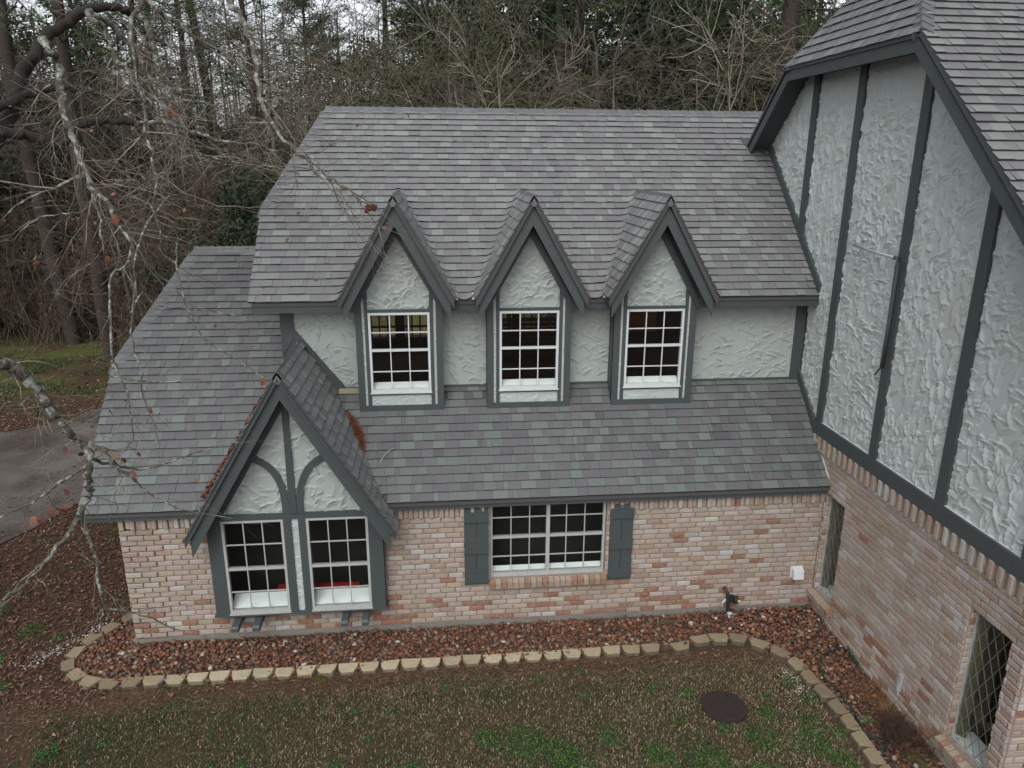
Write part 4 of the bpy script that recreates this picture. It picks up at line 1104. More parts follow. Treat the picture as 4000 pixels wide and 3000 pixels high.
# ------------------------------------------------------------------ segments -> thin tubes, leaf cards
def segmesh(Sg, k=3):
    Sg = np.asarray(Sg, float); p0, p1, r0, r1 = Sg[:, :3], Sg[:, 3:6], Sg[:, 6], Sg[:, 7]
    d = p1 - p0; d /= np.linalg.norm(d, axis=1, keepdims=True) + 1e-9
    ref = np.where(np.abs(d[:, 2:3]) > .9, np.array([[1., 0, 0]]), np.array([[0, 0, 1.]]))
    a = np.cross(d, ref); a /= np.linalg.norm(a, axis=1, keepdims=True) + 1e-9; b_ = np.cross(d, a)
    V = []
    for P, R in ((p0, r0), (p1, r1)):
        for j in range(k):
            t_ = 2 * np.pi * j / k; V.append(P + (a * math.cos(t_) + b_ * math.sin(t_)) * R[:, None])
    V = np.stack(V, 1).reshape(-1, 3); n = len(Sg)
    base = (np.arange(n) * 2 * k)[:, None, None]
    q = np.array([(j, (j + 1) % k, k + (j + 1) % k, k + j) for j in range(k)])[None]
    return V, (q + base).reshape(-1, 4)

def grow(out, p, d, L, r, depth, maxd, R, droop=0.0, kids=(3, 5), spread=.9, segs=5, wander=.18, tips=None, kl=.62):
    """recursive limb; out gets (p0,p1,r0,r1,depth)"""
    d = d / np.linalg.norm(d); sl_ = L / segs; r1 = r * .45
    pts = []
    for i in range(segs):
        t_ = i / segs
        d = d + np.array([R.gauss(0, wander), R.gauss(0, wander), R.gauss(0, wander) - droop]); d /= np.linalg.norm(d)
        q = p + d * sl_; ra = r + (r1 - r) * t_; rb = r + (r1 - r) * (t_ + 1 / segs)
        out.append((*p, *q, ra, rb, depth)); p = q; pts.append((p, d, rb))
    if depth < maxd:
        for _ in range(R.randint(*kids)):
            i = R.randint(max(0, segs // 3 - 1), segs - 1); q, dd, rb = pts[i]
            a = np.array([R.gauss(0, 1), R.gauss(0, 1), R.gauss(0, .7)]); a -= a @ dd * dd; a /= np.linalg.norm(a) + 1e-9
            nd = dd + a * spread * R.uniform(.6, 1.3)
            grow(out, q, nd, L * kl * R.uniform(.7, 1.2), rb * .62, depth + 1, maxd, R, droop, kids, spread, max(3, segs - 1), wander, tips, kl)
        q, dd, rb = pts[-1]
        if depth + 1 <= maxd: grow(out, q, dd, L * kl, rb * .9, depth + 1, maxd, R, droop, kids, spread, max(3, segs - 1), wander, tips, kl)
    elif tips is not None: tips.append(pts[-1][0]); tips.append(pts[len(pts) // 2][0])

def cards(P, size, pal, up=.3, aspect=.5, var=.25):
    """small folded leaves (4 tris) with random orientation"""
    n = len(P); a = nr.normal(0, 1, (n, 3)); a[:, 2] *= up; a /= np.linalg.norm(a, axis=1, keepdims=True)
    c = nr.normal(0, 1, (n, 3)); b_ = np.cross(a, c); b_ /= np.linalg.norm(b_, axis=1, keepdims=True); nn = np.cross(a, b_)
    s = (size * nr.uniform(.6, 1.3, n))[:, None]
    V = np.stack([P - a * s, P - b_ * s * aspect + nn * s * .2, P + a * s, P + b_ * s * aspect + nn * s * .2], 1).reshape(-1, 3)
    i0 = np.arange(n)[:, None] * 4
    F = np.concatenate([i0 + np.array([[0, 1, 2]]), i0 + np.array([[0, 2, 3]])], 1).reshape(-1, 3)
    ci = nr.integers(0, len(pal), n); col = np.array(pal)[ci] * nr.uniform(1 - var, 1 + var, (n, 1))
    return V, F, np.repeat(col, 2, axis=0)

def join_arr(parts):
    V = []; F = []; C = []; n = 0
    for v, f, c in parts:
        V.append(v); F.append(f + n); C.append(c); n += len(v)
    return np.concatenate(V), np.concatenate(F), np.concatenate(C)
def quad2tri(F): return np.concatenate([F[:, [0, 1, 2]], F[:, [0, 2, 3]]], 1).reshape(-1, 3)

def tree_proto(name, trunk_segs, crown_parts, tm, cm):
    t_ = empty(name, (0, 0, -500)); S.collection.objects.unlink(t_)
    V, F = segmesh(trunk_segs, 7)
    return V, F, crown_parts

PROTO = {}
def make_bare(key, H, r, seed, maxd=4, col=(.105, .090, .070), tcol=(.095, .085, .07), leaves=None, kids=(3, 5), n1=13, lean=0, clear=.3, minr=.0055):
    R = random.Random(seed); tr = []; br = []; tips = []
    p = np.array((0., 0, -.2)); d = np.array((lean, R.uniform(-.05, .05), 1.)); n = 10
    pts = []
    for i in range(n):
        d = d + np.array([R.gauss(0, .05), R.gauss(0, .05), .02]); d /= np.linalg.norm(d)
        q = p + d * H * .85 / n; ra = r * (1 - .75 * i / n); rb = r * (1 - .75 * (i + 1) / n); tr.append((*p, *q, ra, rb)); p = q; pts.append((p, d, rb))
    for k in range(n1):
        i = R.randint(int(n * clear), n - 1); q, dd, rb = pts[i]; a = R.uniform(0, 2 * math.pi)
        nd = np.array((math.cos(a), math.sin(a), R.uniform(.15, .9)))
        grow(br, q, nd, H * .27 * R.uniform(.6, 1.1), min(rb * .55, .05), 1, maxd, R, droop=.015, kids=kids, spread=.95, segs=5, wander=.16, tips=tips)
    q, dd, rb = pts[-1]; grow(br, q, dd, H * .22, rb * .8, 1, maxd, R, kids=kids, tips=tips)
    br = np.array(br); br[:, 6:8] = np.maximum(br[:, 6:8], minr); V, F = segmesh(br[:, :8], 3)
    c = np.array(col)[None] * nr.uniform(.7, 1.35, (len(br), 1)) * (1 + .10 * (br[:, 8:9] - 2)); c = np.repeat(c, 3, axis=0)
    parts = [(V, quad2tri(F), np.repeat(c, 2, axis=0))]
    if leaves:
        T = np.array(tips); pick = nr.integers(0, len(T), leaves[0]); P = T[pick] + nr.normal(0, leaves[1], (leaves[0], 3)); parts.append(cards(P, leaves[2], leaves[3], up=.8))
    TV, TF = segmesh(tr, 8)
    PROTO[key] = (TV, TF, np.tile(np.array(tcol), (len(TF), 1)), *join_arr(parts))

def make_pine(key, H, r, seed, low=.3, n=60, tufts=9, full=1.0):
    R = random.Random(seed); tr = []; br = []; p = np.array((0., 0, -.3)); d = np.array((R.uniform(-.06, .06), R.uniform(-.06, .06), 1.)); k = 14; pts = []
    for i in range(k):
        d = d + np.array([R.gauss(0, .022), R.gauss(0, .022), .02]); d /= np.linalg.norm(d); q = p + d * H / k
        tr.append((*p, *q, r * (1 - .7 * i / k), r * (1 - .7 * (i + 1) / k))); p = q; pts.append((p, d))
    tuf = []
    for _ in range(n):
        t_ = R.random() ** .8; h = low + (1 - low) * t_; i = min(k - 1, int(h * k)); q, dd = pts[i]; q = q + (pts[i][0] - pts[max(i - 1, 0)][0]) * R.uniform(-.5, .5)
        a = R.uniform(0, 2 * math.pi); L = H * .16 * (1.15 - h * .8) * R.uniform(.6, 1.2); seg = []
        dead = h < low + .15 and R.random() < .5
        grow(seg, q, np.array((math.cos(a), math.sin(a), R.uniform(-.1, .45))), L, .035, 1, 2, R, droop=-.02, kids=(3, 4), spread=.7, segs=4, wander=.12)
        br += seg
        if not dead:
            for s in seg:
                if s[8] == 2 and R.random() < full: tuf.append(s[3:6])
    br = np.array(br); V, F = segmesh(br[:, :8], 3); c = np.tile(np.array((.050, .040, .032)), (len(F), 1)) * nr.uniform(.7, 1.3, (len(F), 1))
    parts = [(V, quad2tri(F), np.repeat(c, 2, axis=0))]
    T = np.array(tuf); nn = 16; P = np.repeat(T, nn, axis=0) + nr.normal(0, .10, (len(T) * nn, 3))
    dv = nr.normal(0, 1, P.shape); dv[:, 2] += .35; dv /= np.linalg.norm(dv, axis=1, keepdims=True)
    w = nr.normal(0, 1, P.shape); w = np.cross(dv, w); w /= np.linalg.norm(w, axis=1, keepdims=True)
    Ln = nr.uniform(.16, .34, (len(P), 1)); V3 = np.stack([P - w * .016, P + w * .016, P + dv * Ln], 1).reshape(-1, 3)
    F3 = np.arange(len(V3)).reshape(-1, 3); g = np.array([(.022, .050, .018), (.035, .066, .022), (.016, .034, .016), (.05, .075, .024)])[nr.integers(0, 4, len(T))]
    parts.append((V3, F3, np.repeat(g, nn, axis=0) * nr.uniform(.7, 1.3, (len(P), 1))))
    TV, TF = segmesh(tr, 9)
    PROTO[key] = (TV, TF, np.tile(np.array((.034, .026, .022)), (len(TF), 1)), *join_arr(parts))

make_bare('bareA', 10, .12, 1); make_bare('bareB', 12, .14, 2, col=(.085, .074, .055)); make_bare('bareC', 9, .12, 3, col=(.20, .185, .15), minr=.009, maxd=3, kids=(3, 4), n1=11); make_bare('bareD', 13, .15, 4, col=(.065, .055, .043))
OL = [(.045, .052, .018), (.032, .040, .015), (.065, .062, .026), (.026, .032, .014)]
make_bare('oliveA', 9, .10, 5, maxd=3, leaves=(4200, .20, .055, OL), col=(.105, .098, .07), minr=.007); make_bare('oliveB', 11, .12, 6, maxd=3, leaves=(5200, .22, .06, OL), col=(.105, .098, .07), minr=.007)
DG = [(.014, .026, .012), (.022, .036, .014), (.010, .018, .010)]
make_bare('everA', 9, .14, 8, maxd=3, leaves=(15000, .30, .12, DG), n1=18, col=(.06, .05, .04)); make_bare('everB', 12, .16, 9, maxd=3, leaves=(19000, .36, .135, DG), n1=18, col=(.06, .05, .04))
BRN = [(.12, .055, .034), (.16, .08, .05), (.08, .04, .028)]
make_bare('brownA', 7, .08, 10, leaves=(520, .12, .05, BRN), col=(.070, .050, .038), n1=16, clear=.1); make_bare('brownB', 6, .07, 12, col=(.085, .064, .048), n1=18, clear=.05)
make_pine('pineA', 24, .27, 20, low=.36, n=58); make_pine('pineB', 21, .23, 21, low=.32, n=52); make_pine('pineC', 26, .30, 22, low=.42, n=46, full=.8)
make_pine('pineD', 14, .15, 23, low=.18, n=62)
FIRST = {}
def plant(key, x, y, rz=None, s=1.0, name='tree', label='', cat='tree', group=None, tilt=(0, 0)):
    TV, TF, TC, CV, CFc, CC = PROTO[key]
    t_ = empty(name, (x, y, float(gz(x, y))))
    t_.rotation_euler = (tilt[0], tilt[1], rz if rz is not None else rng.uniform(0, 6.28)); t_.scale = (s,) * 3
    tag(t_, label, cat, group)
    if key not in FIRST:
        a = mk('trunk', TV, TF, M['bark'], t_, TC, smooth=True); c = mk('crown', CV, CFc, M['twig'], t_, CC); FIRST[key] = (a, c)
    else:
        for o_ in FIRST[key]:
            n_ = o_.copy(); S.collection.objects.link(n_); n_.parent = t_
    return t_

GP = 'pines in the woods behind the house'; GBT = 'bare trees in the woods behind the house'; GO = 'olive green understorey trees behind the house'; GE = 'dark evergreens behind the house'; GS = 'brown leafless saplings left of the house'
LP = 'tall dark trunked pine standing in the woods behind the house'; LB = 'bare grey branched tree in the woods behind the house'; LO = 'small tree with sparse olive leaves in the woods behind the house'; LE = 'dense dark green evergreen in the woods behind the house'; LS = 'brown leafless sapling in the thicket left of the house'
for key, x, y, s, tl in (('pineC', -20.5, 20.5, 1, (0, 0)), ('pineA', -18.06, 17.9, 1.05, (0, -.03)), ('pineB', -19.6, 25.2, 1, (0, -.10)), ('pineA', -21.4, 32, .95, (0, 0)), ('pineB', -16.7, 24.2, .9, (0, -.05)), ('pineC', -17.4, 32.3, 1, (0, .02)),
                      ('pineB', -13.2, 22, .85, (0, .03)), ('pineA', -8.9, 39.7, 1, (0, 0)), ('pineD', -13.3, 43, 1.4, (0, 0)), ('pineA', -2.1, 29.6, 1, (0, .02)), ('pineC', -1.63, 20.2, .9, (0, 0)), ('pineB', -.78, 23.4, 1, (0, .04)), ('pineD', 3.9, 26.5, 1.25, (0, 0)),
                      ('pineD', 6.9, 30, 1.3, (0, 0)), ('pineB', 14.2, 30, 1, (0, 0)), ('pineC', -.45, 41, .9, (0, 0)), ('pineB', -26, 37, 1, (0, 0)), ('pineA', -25, 30, 1, (0, 0)), ('pineD', .9, 33, 1.3, (0, 0)), ('pineD', 9.5, 24, 1.1, (0, 0)), ('pineD', -3.8, 35, 1.35, (0, 0)),
                      ('pineD', 5.6, 21, 1.0, (0, 0)), ('pineA', 18, 24, 1, (0, 0)), ('pineD', -6.5, 30, 1.2, (0, 0)), ('pineB', -28, 24, 1, (0, 0)), ('pineD', -30, 33, 1.3, (0, 0))):
    plant(key, x, y, s=s, name='pine_tree', label=LP, group=GP, tilt=tl)
plant('pineA', 4.14, 13.0, s=1.12, name='pine_tree', label='thick red-brown pine trunk close behind the roof, just left of the big gable', cat='tree')
for key, x, y, s in (('bareC', 2.2, 12.2, 1.15), ('bareA', -.3, 14, 1.1), ('bareC', -3.2, 13.5, 1.05), ('bareB', -5.2, 17, 1), ('bareA', -8.4, 15, 1.05), ('bareD', -11.5, 19.5, 1), ('bareB', 3.6, 16.5, 1), ('bareA', 5.6, 12.5, 1.1), ('bareD', -15.5, 27, 1.1),
                     ('bareB', -22.5, 27, 1.1), ('bareD', -24, 21.5, 1.1), ('bareA', -18.5, 22.5, 1.05), ('bareC', -14.8, 18.5, .9), ('bareB', .8, 19, 1.1), ('bareD', 7.5, 18, 1), ('bareB', -12.8, 32, 1.3), ('bareD', -5, 26, 1.2), ('bareA', 9.5, 15, 1.2), 
                     ('bareA', -10.2, 24, 1.2), ('bareD', -28, 30, 1.3), ('bareB', -8, 34, 1.4), ('bareD', 3, 36, 1.4), ('bareA', -20, 38, 1.4), ('bareB', -1.9, 17, .95), ('bareC', -9.6, 18.2, 1.0), ('bareD', 11.5, 21, 1.2), ('bareD', -17, 40, 1.4)):
    plant(key, x, y, s=s, name='bare_tree', label=LB, group=GBT)
for key, x, y, s in (('oliveB', -7.2, 19, 1.0), ('oliveA', -5.8, 15, 1.05), ('oliveB', -3.4, 19.5, 1.1), ('oliveA', -9.2, 21, 1.1), ('oliveB', -10.6, 28, 1.1), ('oliveA', -4.3, 22, 1.2), ('oliveB', .2, 25, 1.1), ('oliveA', 8.2, 20, 1.1), ('oliveA', -12.2, 25, 1), ('oliveB', -6, 24.5, 1.1), ('oliveA', -26, 26, 1.0)):
    plant(key, x, y, s=s, name='olive_leaved_tree', label=LO, group=GO)
for key, x, y, s in (('everB', -5.0, 27.5, .95), ('everA', 2.4, 22, 1.0), ('everB', 5.2, 25, .95), ('everB', 1.6, 31, 1.15), ('everB', 7.2, 29, 1.15), ('everB', 10.5, 31, 1.1), ('everB', -1.8, 33, 1.1), ('everA', .4, 28.5, 1.1), ('everA', 8.0, 22.5, 1.05), ('everB', -8.6, 45, 1.0), ('everB', 3, 42, 1.1), ('everA', -11.6, 14.6, .62), ('everA', -11.0, 12.6, .5), ('everA', -22.5, 24, .75), ('everB', -27, 40, 1.0), ('everB', 14, 36, 1.1), ('everA', -25.8, 22.4, .6), ('everA', -29, 25, .7), ('everA', -20, 27, .75), ('everB', -16.5, 29.5, .6), ('everA', -17.8, 26.5, .6), ('everA', -13.4, 26, .65), ('everB', -23.5, 31, .7), ('everA', -31, 30, .9), ('everA', -14.6, 22.8, .5)):
    plant(key, x, y, s=s, name='evergreen_tree', label=LE, group=GE)
RS = random.Random(5)
for i in range(34):
    x = RS.uniform(-29, -12.2); y = 20.5 + RS.uniform(0, 10) + (x + 20) * .12
    if x > -16: y = RS.uniform(15.5, 25)
    plant(RS.choice(['brownA', 'brownB', 'brownB']), x, y, s=RS.uniform(.75, 1.15), name='sapling', label=LS, cat='sapling', group=GS)

# a label of its own for every tree: kind, where it stands against the house, near or far
ZN = [(95, 'above the driveway at the left edge'), (185, 'left of the lower roof'), (270, 'behind the lower roof ridge'), (345, 'behind the left hip of the upper roof'), (450, 'behind the roof above the left dormer'), (560, 'behind the roof above the middle dormer'), (660, 'behind the roof above the right dormer'), (740, 'behind the ridge left of the tall gable'), (5000, 'close to the tall gable')]
by = {}
for t_ in [o_ for o_ in S.objects if o_.type == 'EMPTY' and o_.get('group') in (GP, GBT, GO, GE, GS)]:
    q = scr((t_.location.x, t_.location.y, 8)); z_ = next(w_ for lim, w_ in ZN if q is None or q[0] < lim)
    by.setdefault((t_['label'].split(' in the ')[0].replace('tall dark trunked ', 'dark trunked '), z_), []).append((t_.location.y, t_))
ORD = ['nearest', 'second nearest', 'third nearest', 'fourth nearest', 'fifth nearest', 'sixth nearest', 'seventh nearest', 'eighth nearest', 'ninth nearest', 'tenth nearest', 'eleventh nearest', 'twelfth nearest', 'thirteenth nearest', 'fourteenth nearest', 'fifteenth nearest', 'sixteenth nearest', 'seventeenth nearest', 'farthest']
for (kd, z_), L_ in by.items():
    kd = kd.replace(' standing', '')
    for i_, (_, t_) in enumerate(sorted(L_, key=lambda a_: a_[0])):
        t_['label'] = kd + ' ' + z_ + (', ' + ORD[min(i_, 17)] if len(L_) > 1 else '')

# thicket and far woods
def brushwork(name, pts, hs, pal, n_stem, seed, r=.012, kids=(2, 3)):
    R = random.Random(seed); out = []
    for (x, y), h in zip(pts, hs):
        z = float(gz(x, y))
        for _ in range(n_stem):
            a = R.uniform(0, 6.28); grow(out, np.array((x + R.gauss(0, .25), y + R.gauss(0, .25), z)), np.array((math.cos(a) * .5, math.sin(a) * .5, 1.)), h * R.uniform(.6, 1.1), r, 1, 2, R, droop=.01, kids=kids, spread=.8, segs=4, wander=.2, kl=.55)
    out = np.array(out); V, F = segmesh(out[:, :8], 3); c = np.array(pal)[nr.integers(0, len(pal), len(out))] * nr.uniform(.6, 1.4, (len(out), 1))
    return tag(mk(name, V, F, M['twig'], col=np.repeat(c, 3, axis=0)), kind='stuff')
pts = []; hs = []
for i in range(520):
    x = RS.uniform(-32, -9.5); y = 20.5 + RS.random() ** 1.5 * 14 + RS.uniform(-.5, .5)
    if x > -15: y = RS.uniform(13.5, 30)
    pts.append((x, y)); hs.append(RS.uniform(1.8, 4.6))
brushwork('thicket', pts, hs, [(.075, .055, .042), (.048, .037, .029), (.13, .105, .08), (.095, .06, .044)], 5, 3)
pts = [(RS.uniform(-10, 14), RS.uniform(11, 27)) for _ in range(260)]
pts = [(x, y) if not (-11 < x < 2.5 and y < 29) else (x, y + 18) for x, y in pts]
brushwork('undergrowth', pts, [RS.uniform(4, 8.5) for _ in pts], [(.13, .115, .082), (.085, .075, .053), (.19, .17, .13)], 4, 4, r=.016)
# far woods: stems, twigs and dim foliage from 48 m to 130 m
R = random.Random(9); out = []
for i in range(300):
    y = R.uniform(62, 130); x = R.uniform(-.62, .62) * (y + 10) + (y * .10) - 6; z = float(gz(x, y)); H = R.uniform(11, 24); p = np.array((x, y, z)); r = R.uniform(.12, .28)
    q = p + np.array((R.gauss(0, .6), R.gauss(0, .6), H)); out.append((*p, *q, r, r * .3, 1))
    for _ in range(16):
        t_ = R.uniform(.2, 1); s = p + (q - p) * t_; a = R.uniform(0, 6.28); L = R.uniform(1.5, 4)
        e = s + np.array((math.cos(a) * L, math.sin(a) * L, R.uniform(0, 2.0))); out.append((*s, *e, .05, .02, 1))
        for _ in range(2):
            a += R.gauss(0, .9); e2 = e + np.array((math.cos(a) * 1.4, math.sin(a) * 1.4, R.uniform(-.3, 1.2))); out.append((*e, *e2, .03, .012, 1))
out = np.array(out); V, F = segmesh(out[:, :8], 3); c = np.array([(.075, .062, .05), (.045, .04, .032), (.10, .088, .07)])[nr.integers(0, 3, len(out))]
fa = (V, quad2tri(F), np.repeat(c, 6, axis=0))
n = 1100; cy = nr.uniform(60, 125, n); cx = nr.uniform(-.6, .6, n) * (cy + 10) + cy * .1 - 6; cz = gz(cx, cy) + nr.uniform(0, 1, n) ** 1.8 * 9
P = np.repeat(np.stack([cx, cy, cz], 1), 45, axis=0) + nr.normal(0, 1, (n * 45, 3)) * np.array((1.3, 1.3, .8))
fb_ = cards(P, .22, [(.02, .028, .015), (.034, .040, .02), (.05, .042, .027), (.06, .05, .034)], up=.8)
V, F, C = join_arr([fa, fb_]); tag(mk('far_woods', V, F, M['twig'], col=C), kind='stuff')

